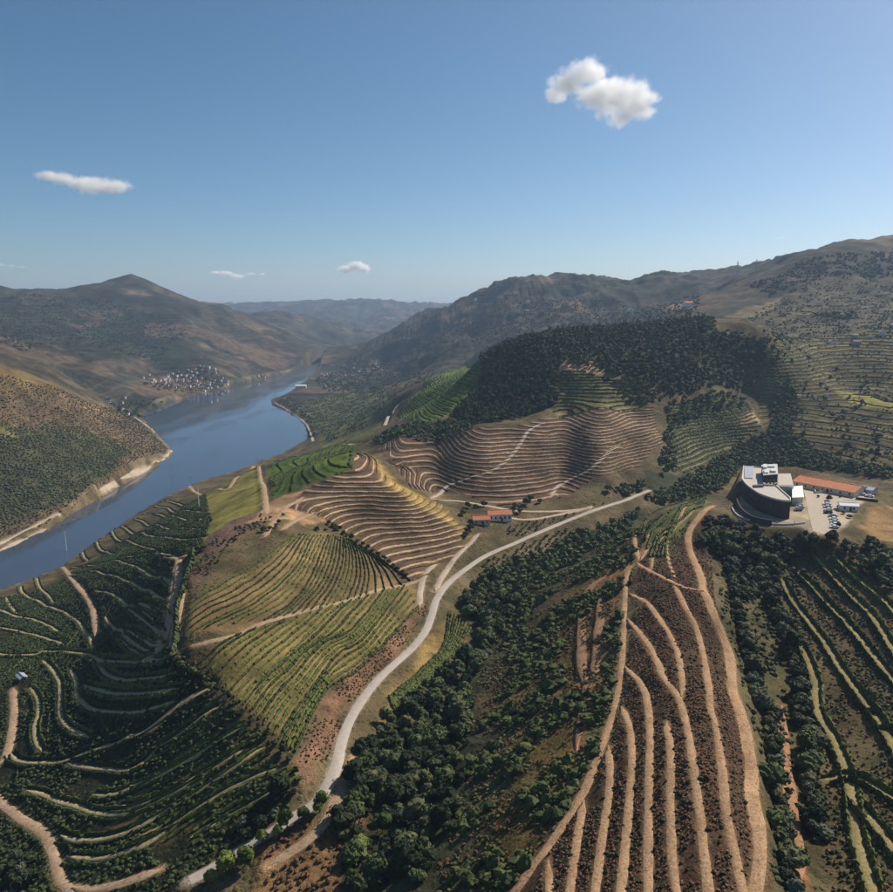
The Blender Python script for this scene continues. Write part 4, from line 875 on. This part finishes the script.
def prism(bm, xy, z0, z1):
    lo = [bm.verts.new((x, y, z0)) for x, y in xy]; hi = [bm.verts.new((x, y, z1)) for x, y in xy]; k = len(xy); bm.faces.new(hi); bm.faces.new(lo[::-1])
    for i in range(k): bm.faces.new((lo[i], lo[(i+1) % k], hi[(i+1) % k], hi[i]))
def box(bm, x0, x1, y0, y1, z0, z1): prism(bm, [(x0, y0), (x1, y0), (x1, y1), (x0, y1)], z0, z1)
def slab(name, xy, z0, z1, mat, parent, org, bev=0):
    bm = bmesh.new(); prism(bm, [(x-org[0], y-org[1]) for x, y in xy], z0-org[2], z1-org[2]); return bmobj(name, bm, mat, parent, None, bev)
def wallring(name, xy, z0, z1, th, mat, parent, org, closed=True):
    """upright wall of given thickness following a plan line"""
    p = np.array(xy, float); k = len(p); bm = bmesh.new(); nx_ = np.zeros_like(p)
    for i in range(k):
        a_ = p[(i-1) % k] if closed or i > 0 else p[i]; b_ = p[(i+1) % k] if closed or i < k-1 else p[i]; d = b_-a_; d /= np.hypot(*d)+1e-9; nx_[i] = (-d[1], d[0])
    q = p+nx_*th; m = k if closed else k-1
    P = lambda a_, z: bm.verts.new((a_[0]-org[0], a_[1]-org[1], z-org[2]))
    A0, A1, B0, B1 = [[P(v, z) for v in arr] for arr, z in ((p, z0), (p, z1), (q, z0), (q, z1))]
    for i in range(m):
        j = (i+1) % k; bm.faces.new((A0[i], A0[j], A1[j], A1[i])); bm.faces.new((B0[j], B0[i], B1[i], B1[j])); bm.faces.new((A1[i], A1[j], B1[j], B1[i])); bm.faces.new((A0[j], A0[i], B0[i], B0[j]))
    if not closed:
        for e in (0, k-1): bm.faces.new((A0[e], A1[e], B1[e], B0[e]))
    return bmobj(name, bm, mat, parent)
ZW = lambda z, *p: [PZ(x, y, z)[:2] for x, y in ZM(720, 450, 5.162, p)]
PZ0 = PLAT_Z
org = (*ZW(PZ0, (250,300))[0], PZ0); win = empty('winery', org); tag(win, 'curved dark stone winery with pale flat roofs on the ridge', 'winery')
def curve2(p, step=2.2): return [tuple(v) for v in smooth_line(np.array(p), step)]
zr = PZ0+9
front = curve2(ZW(zr, (112,150),(128,172),(150,192),(200,225),(260,248),(315,261),(365,266)))
back = ZW(zr, (365,250),(292,186),(228,182),(226,92),(120,84))
outl = front+back
slab('wall', outl, PZ0-4, zr-.35, 'stone', win, org); 
inner = (np.array(outl)-np.mean(outl, 0))*.985+np.mean(outl, 0)
slab('roof', [tuple(v) for v in inner], zr-.35+.003, zr-.12, 'flat', win, org); wallring('parapet', outl, zr-.34, zr+.55, .45, 'plaster', win, org)
# vertical stone joints and slit windows along the curved face
fr_ = np.array(front)
for i in range(2, len(fr_)-2, 3):
    a_, b_ = fr_[i], fr_[i+1]; d = b_-a_; d /= np.hypot(*d); nn = np.array([d[1], -d[0]])
    if nn@(-a_) < 0: nn = -nn
    q = [a_+nn*.05, a_+d*1.3+nn*.05, a_+d*1.3-nn*.2, a_-nn*.2]; slab('window', [tuple(v) for v in q], PZ0+5.2, PZ0+6.4, 'glass', win, org)
# ledges in the stone front
for zz in (PZ0+2.6, PZ0+4.6, PZ0+7.4): 
    off = np.array(front); cc = np.mean(outl, 0); off = cc+(off-cc)*1.004; wallring('ledge', [tuple(v) for v in off], zz, zz+.16, .5, 'stone', win, org, False)
slab('grey_roof', ZW(zr, (124,86),(176,84),(170,148),(128,146)), zr-.1, zr+.35, 'zinc', win, org)
blk = slab('upper_block', ZW(zr+4, (216,82),(294,77),(297,126),(226,131)), zr-.3, zr+4, 'stone', win, org); slab('roof_slab', ZW(zr+4, (213,80),(296,75),(299,127),(224,133)), zr+4.003, zr+4.4, 'concrete', win, org)
for a_, b_, c_, d_, h in ((222,84,242,100,1.4),(250,82,282,92,1.0),(228,106,250,122,.8),(262,104,288,118,1.2)):
    slab('roof_unit', ZW(zr+4.4, (a_, b_), (c_, b_), (c_, d_), (a_, d_)), zr+4.4, zr+4.4+h, 'tank', win, org)
for a_ in (236, 254, 272): slab('window', ZW(zr+.6, (a_,177),(a_+9,177),(a_+9,170),(a_,170)), zr+.8, zr+2.6, 'glass', win, org)
slab('skylight', ZW(zr, (168,186),(218,184),(224,192),(176,194)), zr-.12, zr+.7, 'stone', win, org)
b3 = slab('side_block', ZW(PZ0+6, (298,122),(364,121),(380,186),(296,186)), PZ0-3, PZ0+6, 'plaster', win, org); slab('roof', ZW(PZ0+6, (300,124),(362,123),(377,183),(299,183)), PZ0+6.003, PZ0+6.25, 'flat', win, org)
b4 = slab('entrance_block', ZW(PZ0+4, (374,192),(424,188),(430,240),(374,243)), PZ0-3, PZ0+4, 'plaster', win, org); slab('canopy', ZW(PZ0+4.1, (372,190),(426,186),(434,246),(372,248)), PZ0+4.1, PZ0+4.4, 'white', win, org)
slab('glass_door', ZW(PZ0+1.5, (385,262),(420,260),(420,257),(385,259)), PZ0, PZ0+2.6, 'glass', win, org)
lw = curve2(ZW(PZ0+3, (84,250),(98,285),(125,315),(165,340),(215,354),(268,362))); wallring('outer_ramp_wall', lw, PZ0-4, PZ0+3, .6, 'stone', win, org, False)
tw = curve2(ZW(PZ0+.4, (58,296),(75,325),(110,350),(180,368),(280,384),(370,384),(440,376))); wallring('terrace_wall', tw, PZ0-4, PZ0+.9, .5, 'concrete', win, org, False)
for i in range(1, len(tw), 4): 
    x, y = tw[i]; slab('railing_post', [(x-.12, y-.12), (x+.12, y-.12), (x+.12, y+.12), (x-.12, y+.12)], PZ0+.9, PZ0+2.3, 'metal', win, org)

yard = empty('car_park', (*ZW(PZ0, (500,300))[0], PZ0)); yard['kind'] = 'structure'; tag(yard, 'pale paved car park beside the winery', 'car park', kind='structure')
slab('paving', ZW(PZ0, (430,205),(560,215),(780,240),(800,250),(640,262),(600,300),(600,395),(545,440),(480,420),(455,330),(440,240)), PZ0-.5, PZ0+.13, 'asph', yard, tuple(yard.location))
def gable(name, label, cat, cx, cyy, z, ln, wd, wh, rh, rz, wallm, roofm, windows=4, door=True, group=None, over=.5):
    e = empty(name, (cx, cyy, z), rz); tag(e, label, cat, group); bm = bmesh.new(); h = ln/2; w2 = wd/2
    prof = [(-w2, -2.0), (w2, -2.0), (w2, wh), (0, wh+rh), (-w2, wh)]; A_ = [bm.verts.new((-h, y, zz)) for y, zz in prof]; B_ = [bm.verts.new((h, y, zz)) for y, zz in prof]
    bm.faces.new(A_[::-1]); bm.faces.new(B_)
    for i in range(5): bm.faces.new((A_[i], A_[(i+1) % 5], B_[(i+1) % 5], B_[i]))
    bmobj('wall', bm, wallm, e)
    bm = bmesh.new(); t = .22; k = rh/w2; hx = h+over; wo = w2+over
    for s in (-1, 1):
        ys = [0, s*wo]; zs_ = [wh+rh, wh+rh-k*wo]; v = [bm.verts.new((x, y, zz+dz)) for x in (-hx, hx) for y, zz in zip(ys, zs_) for dz in (.02, t+.02)]
        for f in ((0,1,3,2),(4,6,7,5),(1,5,7,3),(0,2,6,4),(2,3,7,6),(0,4,5,1)): bm.faces.new([v[i] for i in f])
    rf = bmobj('roof', bm, roofm, e); bm = bmesh.new(); box(bm, -hx, hx, -.22, .22, wh+rh+t-.02, wh+rh+t+.16); bmobj('ridge', bm, roofm, rf)
    for s in (-1, 1):
        for i in range(windows):
            x = -h+ln*(i+.5)/windows; bm = bmesh.new(); box(bm, x-.5, x+.5, min(s*w2, s*(w2+.06)), max(s*w2, s*(w2+.06)), wh*.35, wh*.75); wn = bmobj('window', bm, 'glass', e)
            bm = bmesh.new(); box(bm, x-.65, x+.65, min(s*w2, s*(w2+.12)), max(s*w2, s*(w2+.12)), wh*.35-.12, wh*.35); bmobj('sill', bm, 'concrete', wn)
    if door: bm = bmesh.new(); x = ln*.08; box(bm, x-.6, x+.6, -w2-.06, -w2, 0, 2.2); bmobj('door', bm, 'glass', e)
    return e
pa, pb = PZ(799,478,PZ0+4), PZ(862,489.5,PZ0+4); ang = math.atan2(pb[1]-pa[1], pb[0]-pa[0])
gable('long_hall', 'long hall with orange terracotta roof behind the car park', 'hall', (pa[0]+pb[0])/2+1.5, (pa[1]+pb[1])/2+2.0, PZ0, math.hypot(pb[0]-pa[0], pb[1]-pa[1])-1, 18, 3.0, 2.2, ang, 'plaster', 'tile', 7)
pc = PZ(868,487,PZ0+4); gable('lean_to', 'pale grey roofed annex at the end of the long hall', 'annex', pc[0]+1, pc[1]+1, PZ0, 7, 8, 3.0, 1.0, ang, 'plaster', 'zinc', 1, False)
pd_ = PZ(848,506,PZ0+2); gable('shed', 'small white shed by the parked cars', 'shed', pd_[0], pd_[1], PZ0, 8.5, 5.5, 2.8, .9, -.25, 'white', 'white', 2)
q = cast([(481,524)])[0]; gable('farmhouse', 'low farmhouse wing with red tiled roof, nearer the knoll', 'farmhouse', q[0], q[1]+2, q[2]-.2, 10.5, 7, 3.4, 1.7, .12, 'plaster', 'tile', 3)
q = cast([(498,521)])[0]; gable('farmhouse', 'long white farmhouse with pinkish red tiled roof beside the lane', 'farmhouse', q[0]+1, q[1]+4, q[2]-.2, 15, 8, 4.4, 1.9, .12, 'white', 'tile', 5)
q = cast([(22,680)])[0]; gable('hut', 'small grey hut with pale roof on the shaded terraces', 'hut', q[0], q[1], q[2]-.1, 5.5, 3, 2.2, .7, -.75, 'slate', 'zinc', 1)
q = cast([(301,388)])[0]; gable('warehouse', 'large white warehouse by the river bend', 'warehouse', q[0], q[1], q[2]-.2, 30, 14, 7, 3, .1, 'white', 'white', 6)
# villages: each house its own object, a few pixels in size
def hmesh(wallm, roofm, ln, wd, wh, rh):
    bm = bmesh.new(); h = ln/2; w2 = wd/2; prof = [(-w2, -3.0), (w2, -3.0), (w2, wh), (0, wh+rh), (-w2, wh)]
    A_ = [bm.verts.new((-h, y, z)) for y, z in prof]; B_ = [bm.verts.new((h, y, z)) for y, z in prof]; bm.faces.new(A_[::-1]); bm.faces.new(B_)
    for i in range(5):
        f = bm.faces.new((A_[i], A_[(i+1) % 5], B_[(i+1) % 5], B_[i])); f.material_index = 1 if i in (2, 3) else 0
    for i in range(4):
        x = -h+ln*(i+.5)/4
        for zz in (1.2, 4.0):
            v = [bm.verts.new((x+a_, -w2-.05, zz+b_)) for a_, b_ in ((-.5, 0), (.5, 0), (.5, 1.5), (-.5, 1.5))]; bm.faces.new(v).material_index = 2
    me = bpy.data.meshes.new('house'); bm.to_mesh(me); bm.free(); [me.materials.append(M[k_]) for k_ in (wallm, roofm, 'glass')]; return me
M['oldwall'] = plain('weathered_render', (.48,.44,.39), .85, .15, .15)
HOUSES = [hmesh('oldwall', 'tile2', 13, 10, 5.5, 2.6), hmesh('oldwall', 'slate', 12, 10, 5, 2.2), hmesh('white', 'tile2', 11, 9, 5, 2.2), hmesh('plaster', 'tile2', 15, 10, 5.5, 2.6), hmesh('white', 'tile', 10, 8, 6, 2.2), hmesh('plaster', 'slate', 12, 9, 8, 2)]
def village(px, n_, label, group, s=(.42, .75), rows=3):
    poly = wpoly(px); P = np.array(poly); c = 0; tries = 0; got = []
    while c < n_ and tries < 6000:
        tries += 1; x, y = RNG.uniform(P[:, 0].min(), P[:, 0].max()), RNG.uniform(P[:, 1].min(), P[:, 1].max())
        if not pip(np.array([x]), np.array([y]), poly)[0] or any(math.hypot(x-a_, y-b_) < 11 for a_, b_ in got): continue
        z = float(hget(x, y))
        if z < 1.5: continue
        got.append((x, y)); o = bpy.data.objects.new('house', random.choice(HOUSES)); COL.objects.link(o); o.location = (x, y, z); o.rotation_euler = (0, 0, random.choice((0, .3, -.3, 1.5))+random.gauss(0, .15)); k_ = random.uniform(*s); o.scale = (k_, k_, k_*random.uniform(.8, 1.1))
        tag(o, label, 'house', group); c += 1
village([(158,378),(178,369),(203,365),(220,371),(224,382),(195,387),(164,386)], 74, 'pale village house below the pointed mountain', 'houses of the hillside village')
village([(140,376),(152,370),(160,380),(150,386)], 8, 'house at the left edge of the hillside village', 'houses left of the village')
village([(195,388),(240,380),(270,374),(272,378),(240,386),(200,393)], 22, 'house on the far river shore below the village', 'houses on the far shore')
village([(108,400),(125,398),(136,408),(132,416),(118,412)], 12, 'pale house where the left bank turns', 'houses at the left bank turn')
village([(315,378),(330,366),(350,358),(372,356),(392,362),(385,372),(350,378),(325,388)], 42, 'pale house in the town beyond the river bend', 'houses of the town')
village([(470,300),(560,300),(690,296),(690,310),(560,318),(480,318)], 7, 'lone pale farmhouse on the far right mountain', 'farms on the right mountain', (.9, 1.5))
village([(810,338),(893,325),(893,345),(830,350)], 6, 'pale farm building high on the right hillside', 'farms on the right hillside', (.5, .8))
village([(795,398),(812,394),(832,396),(832,402),(800,404)], 3, 'small pale shed on the terraces above the winery', 'sheds above the winery', (.3, .45))
# trees among the village houses
p = np.concatenate([scatter([(140,384),(180,366),(225,372),(230,388),(160,392)], 26, .5), scatter([(108,398),(136,404),(165,400),(160,407),(120,416)], 20, .5), scatter([(315,380),(350,358),(400,358),(420,375),(380,388),(325,392)], 24, .5)])
stuff('thicket', 'trees among the village houses along the river', 'thicket', p, RNG.uniform(.7, 1.3, len(p)), LOWROUND, 'oak')
p = scatter([(285,414),(274,406),(290,398),(312,420),(316,440),(308,440),(302,426)], 13, .4); stuff('thicket', 'dark bushes on the quay at the river bend', 'thicket', p, RNG.uniform(.5, 1.0, len(p)), LOWROUND, 'oak')
# far mountain woods as one mass of crowns
pts = []
for px, sp in (([(0,300),(60,298),(110,300),(140,310),(190,330),(160,362),(110,350),(60,345),(0,345)], 9.5), ([(420,345),(470,318),(520,300),(600,300),(700,290),(700,318),(560,325),(480,345)], 10), ([(750,285),(800,262),(893,252),(893,275),(830,275),(770,298)], 6), ([(330,380),(400,372),(440,368),(420,385),(380,395)], 14)):
    pts.append(scatter(px, sp, .5, None, -.05))
p = np.concatenate(pts); print('far woods', len(p))
V_, F_ = mass('', '', '', p, RNG.uniform(1.2, 3.6, len(p)), SMALL); tag(link('forest', npmesh('forest', V_, F_, [M['scrub']])), 'patchy woods on the far mountains', 'forest', kind='stuff')

# ------------------------------------------------------------------ cars
CARM = {c: plain(c+'_paint', v, .3, .5, .03) for c, v in {'white': (.78,.78,.77), 'silver': (.52,.53,.55), 'black': (.03,.03,.035), 'grey': (.2,.21,.22), 'red': (.35,.04,.03), 'blue': (.06,.10,.22)}.items()}; M['tyre'] = plain('tyre_rubber', (.02,.02,.02), .9)
def car(p, rz, colour, label):
    e = empty('car', p, rz); tag(e, label, 'car', 'cars parked by the winery'); bm = bmesh.new()
    side = [(-2.15, .35), (-2.2, .75), (-1.9, .95), (-1.25, 1.0), (-.75, 1.42), (.75, 1.45), (1.45, 1.02), (2.0, .9), (2.15, .6), (2.1, .35)]
    A_ = [bm.verts.new((x, -.85, z)) for x, z in side]; B_ = [bm.verts.new((x, .85, z)) for x, z in side]
    for i, (x, z) in enumerate(side):
        if z > 1.2: A_[i].co.y = -.66; B_[i].co.y = .66
    bm.faces.new(A_[::-1]); bm.faces.new(B_)
    for i in range(len(side)): bm.faces.new((A_[i], A_[(i+1) % 10], B_[(i+1) % 10], B_[i]))
    bmobj('body', bm, CARM[colour], e)
    def quad(name, vs, m, par):
        b_ = bmesh.new(); b_.faces.new([b_.verts.new(v) for v in vs]); return bmobj(name, b_, m, par)
    quad('windscreen', [(.82, -.6, 1.44), (.82, .6, 1.44), (1.42, .75, 1.06), (1.42, -.75, 1.06)], 'glass', e); quad('rear_window', [(-.82, -.6, 1.40), (-1.22, -.72, 1.06), (-1.22, .72, 1.06), (-.82, .6, 1.40)], 'glass', e)
    for s in (-1, 1): quad('side_window', [(-1.1, s*.80, 1.06), (1.2, s*.80, 1.06), (.75, s*.69, 1.38), (-.7, s*.69, 1.38)], 'glass', e)
    for x in (-1.35, 1.35):
        for s in (-1, 1):
            b_ = bmesh.new(); bmesh.ops.create_cone(b_, cap_ends=True, segments=12, radius1=.33, radius2=.33, depth=.2, matrix=Matrix.Translation((x, s*.8, .33)) @ Matrix.Rotation(R(90), 4, 'X')); bmobj('wheel', b_, 'tyre', e)
    for s in (-1, 1): quad('headlight', [(2.13, s*.5, .62), (2.13, s*.78, .62), (2.07, s*.78, .78), (2.07, s*.5, .78)], 'white', e)
CS = [(552,276,'white'),(556,290,'silver'),(560,305,'white'),(558,318,'black'),(583,338,'grey'),(588,352,'white'),(592,366,'silver'),(594,381,'white'),(590,394,'white')]
for i, (a_, b_, c_) in enumerate(CS): x, y, z = PZ(720+a_/5.162, 450+b_/5.162, PZ0+.9); car((x, y, PZ0+.14), -.12+random.gauss(0, .04), c_, f'{c_} car, {ordinal(i)} from the back of the row beside the paved lane')
for i, (a_, b_, c_) in enumerate([(408,278,'white'),(413,292,'silver'),(404,305,'grey')]): x, y, z = PZ(720+a_/5.162, 450+b_/5.162, PZ0+.9); car((x, y, PZ0+.06), .1, c_, f'{c_} car parked at the winery entrance, {ordinal(i)} from the back')
for i, (a_, b_, c_) in enumerate([(583,207,'white'),(625,214,'white'),(672,220,'silver'),(735,224,'white'),(765,232,'white')]): x, y, z = PZ(720+a_/5.162, 450+b_/5.162, PZ0+.9); car((x, y-1.5, PZ0+.14), ang+.3, c_, f'{c_} car in front of the long hall, {ordinal(i)} from the left')
q = PZ(720+562/5.162, 450+262/5.162, PZ0); put_tree('oak', q, .6, 'dark tree standing in the car park', 'oak tree', None, True, 'oak_tree')
for i, (a_, b_, s_) in enumerate([(612,300,.5),(640,330,.6),(668,350,.7),(505,245,.45),(690,240,.5),(620,245,.45),(545,330,.4),(610,395,.6)]):
    q = PZ(720+a_/5.162, 450+b_/5.162, PZ0); put_tree('olive', q, s_, f'{ordinal(i)} small olive tree planted among the parked cars', 'olive tree', 'trees in the car park', True, 'olive_tree')
# low walls round the yard
for l, lb in ((ZW(PZ0, (482,190),(490,225),(530,222)), 'low pale wall in front of the long hall'), (ZW(PZ0, (700,255),(760,262),(815,270)), 'dark retaining wall by the earth mound')):
    o = wallring('wall', l, PZ0-1, PZ0+1.3, .4, 'plaster' if 'pale' in lb else 'stone', None, (0, 0, 0), False); o.name = 'retaining_wall'; tag(o, lb, 'wall')

# ------------------------------------------------------------------ poles and masts
def pole(px, top, label, mat='concrete', r0=.32, arms=True):
    q = cast([px])[0]; d = math.hypot(q[0], q[1]); h = (px[1]-top)/FPX*d*1.02; e = empty('power_pole', tuple(q)); tag(e, label, 'power pole', 'power poles along the river')
    bm = bmesh.new(); bmesh.ops.create_cone(bm, cap_ends=True, segments=10, radius1=r0, radius2=r0*.55, depth=h+1, matrix=Matrix.Translation((0, 0, h/2-.5))); bmobj('shaft', bm, mat, e)
    if arms:
        for zz in (h-.8, h-2.2):
            bm = bmesh.new(); box(bm, -1.6, 1.6, -.09, .09, zz, zz+.18); a_ = bmobj('crossarm', bm, 'metal', e)
            for x in (-1.45, -.5, .5, 1.45): bm = bmesh.new(); bmesh.ops.create_cone(bm, cap_ends=True, segments=6, radius1=.1, radius2=.06, depth=.4, matrix=Matrix.Translation((x, 0, zz+.38))); bmobj('insulator', bm, 'white', a_)
pole((67,557), 533, 'pale tall pole at the end of the earth track above the river', 'white', .42); pole((199,507), 488, 'pale pole on the grassy slope above the river', 'white', .38)
pole((173,505), 474, 'thin dark pole on the terraces by the river', 'slate', .2); pole((191,487), 474, 'thin dark pole close to the river edge', 'slate', .18)
def mast(px, hpx, label):
    q = cast([px])[0]; d = math.hypot(q[0], q[1]); h = hpx/FPX*d; e = empty('mast', tuple(q)); tag(e, label, 'mast', 'masts on the right skyline'); bm = bmesh.new(); b_ = 2.2
    for sx, sy in ((-1, -1), (1, -1), (1, 1), (-1, 1)):
        v = [bm.verts.new((sx*b_*k_+dx, sy*b_*k_+dy, z)) for k_, z in ((1, -1), (.15, h)) for dx, dy in ((-.25, -.25), (.25, -.25), (.25, .25), (-.25, .25))]
        for i in range(4): bm.faces.new((v[i], v[(i+1) % 4], v[4+(i+1) % 4], v[4+i]))
    bmobj('lattice', bm, 'metal', e)
    for zz in (h*.7, h*.85): bm = bmesh.new(); box(bm, -5, 5, -.3, .3, zz, zz+.5); bmobj('crossarm', bm, 'metal', e)
mast((737,275.6), 13, 'lattice mast on the right skyline, the left one'); mast((756,271.5), 11, 'lattice mast on the right skyline, the right one')

# ------------------------------------------------------------------ clouds, far above and beyond the haze
def cloud(px, py, wpx, hpx, lobes, label, dens=.02):
    c = Vector(PD(px, py, 6500)); S = wpx/FPX*6500/2; T = hpx/FPX*6500/2; mb = bmesh.new(); LB = []
    for (lx, lz, lr) in lobes:
        LB.append(((lx*S, random.uniform(-.15, .15)*S, lz*T), (lr*S*1.15, lr*S*.95, lr*max(T*1.3, S*.34))))
        p_, q_ = LB[-1]; bmesh.ops.create_icosphere(mb, subdivisions=3, radius=1, matrix=Matrix.Translation(p_) @ Matrix.Diagonal((q_[0]*1.3, q_[1]*1.3, q_[2]*1.3, 1)))
    tm2 = bpy.data.meshes.new('tmp'); mb.to_mesh(tm2); mb.free(); to = bpy.data.objects.new('tmp', tm2); COL.objects.link(to)
    rm = to.modifiers.new('r', 'REMESH'); rm.mode = 'VOXEL'; rm.voxel_size = min(S/16, T/6)
    bpy.context.view_layer.update(); me = bpy.data.meshes.new_from_object(to.evaluated_get(bpy.context.evaluated_depsgraph_get())); me.name = 'cloud'; bpy.data.objects.remove(to)
    m = bpy.data.materials.new('cloud_vapour'); m.use_nodes = True; nt = m.node_tree; nt.nodes.remove(nt.nodes['Principled BSDF']); v = N(nt, 'ShaderNodeVolumePrincipled'); v.inputs['Color'].default_value = (1, 1, 1, 1); v.inputs['Anisotropy'].default_value = .3
    tc = N(nt, 'ShaderNodeTexCoord'); f = None
    for p_, q_ in LB:
        s1 = N(nt, 'ShaderNodeVectorMath', operation='SUBTRACT'); L(nt, tc.outputs['Object'], s1.inputs[0]); s1.inputs[1].default_value = p_
        s2 = N(nt, 'ShaderNodeVectorMath', operation='DIVIDE'); L(nt, s1.outputs[0], s2.inputs[0]); s2.inputs[1].default_value = q_
        s3 = N(nt, 'ShaderNodeVectorMath', operation='LENGTH'); L(nt, s2.outputs[0], s3.inputs[0]); g_ = mth(nt, 'SUBTRACT', 1.0, s3.outputs['Value']); f = g_ if f is None else mth(nt, 'MAXIMUM', f, g_)
    k_ = min(S, T*2.2); n1 = noise(nt, tc.outputs['Object'], 2.6/k_, 8, .68); n2 = noise(nt, tc.outputs['Object'], 9.0/k_, 5, .6)
    x = mth(nt, 'ADD', f, mth(nt, 'ADD', mth(nt, 'MULTIPLY', mth(nt, 'SUBTRACT', n1, .5), 2.3), mth(nt, 'MULTIPLY', mth(nt, 'SUBTRACT', n2, .5), .7)))
    L(nt, mth(nt, 'MULTIPLY', sstep(nt, x, .0, .85), dens), v.inputs['Density']); L(nt, v.outputs[0], nt.nodes['Material Output'].inputs['Volume'])
    me.materials.clear(); me.materials.append(m); o = link('cloud', me, None, c); tag(o, label, 'cloud', 'small clouds'); return o
cloud(608, 95, 112, 62, [(-.62,.25,.34),(-.35,.55,.36),(-.1,.1,.42),(.2,-.15,.44),(.45,-.3,.36),(.75,-.05,.2),(-.85,0,.2),(.25,-.65,.22)], 'large bright cumulus cloud high over the valley', .017)
cloud(84, 182, 84, 28, [(-.75,.35,.3),(-.45,.25,.36),(-.1,0,.38),(.25,-.3,.44),(.6,-.2,.4),(.85,-.3,.2)], 'flat ragged white cloud on the left of the sky', .018)
cloud(354, 268, 40, 19, [(-.4,-.1,.4),(.1,.2,.45),(.5,-.1,.35)], 'small puffy cloud over the river gap', .05)
cloud(238, 274, 66, 14, [(-.7,.2,.2),(-.4,.1,.26),(-.05,-.3,.26),(.4,0,.14),(.75,0,.12)], 'thin low cloud right of the pointed mountain', .04)
cloud(12, 266, 40, 10, [(-.5,.2,.25),(0,0,.25),(.5,-.2,.22)], 'faint cloud at the left edge above the ridge', .02)
cloud(780, 238, 14, 5, [(-.3,0,.4),(.3,0,.35)], 'tiny faint cloud above the right mountain', .01)
# ------------------------------------------------------------------ haze
MH = bpy.data.materials.new('valley_haze'); MH.use_nodes = True; nt = MH.node_tree; nt.nodes.remove(nt.nodes['Principled BSDF'])
pv = N(nt, 'ShaderNodeVolumePrincipled'); pv.inputs['Color'].default_value = (.52, .72, 1, 1); pv.inputs['Density'].default_value = HAZE; pv.inputs['Anisotropy'].default_value = .25
L(nt, pv.outputs[0], nt.nodes['Material Output'].inputs['Volume'])
x0, x1, y0, y1, z0, z1 = -7500, 7500, -1200, 13500, -12, max(float(H.max())+40, 420)
hv = [(x, y, z) for z in (z0, z1) for y in (y0, y1) for x in (x0, x1)]
hm = npmesh('haze', hv, [(0,2,3,1),(4,5,7,6),(0,1,5,4),(2,6,7,3),(0,4,6,2),(1,3,7,5)], [MH])
tag(link('haze', hm), 'thin blue haze filling the valley air', 'haze', kind='stuff')
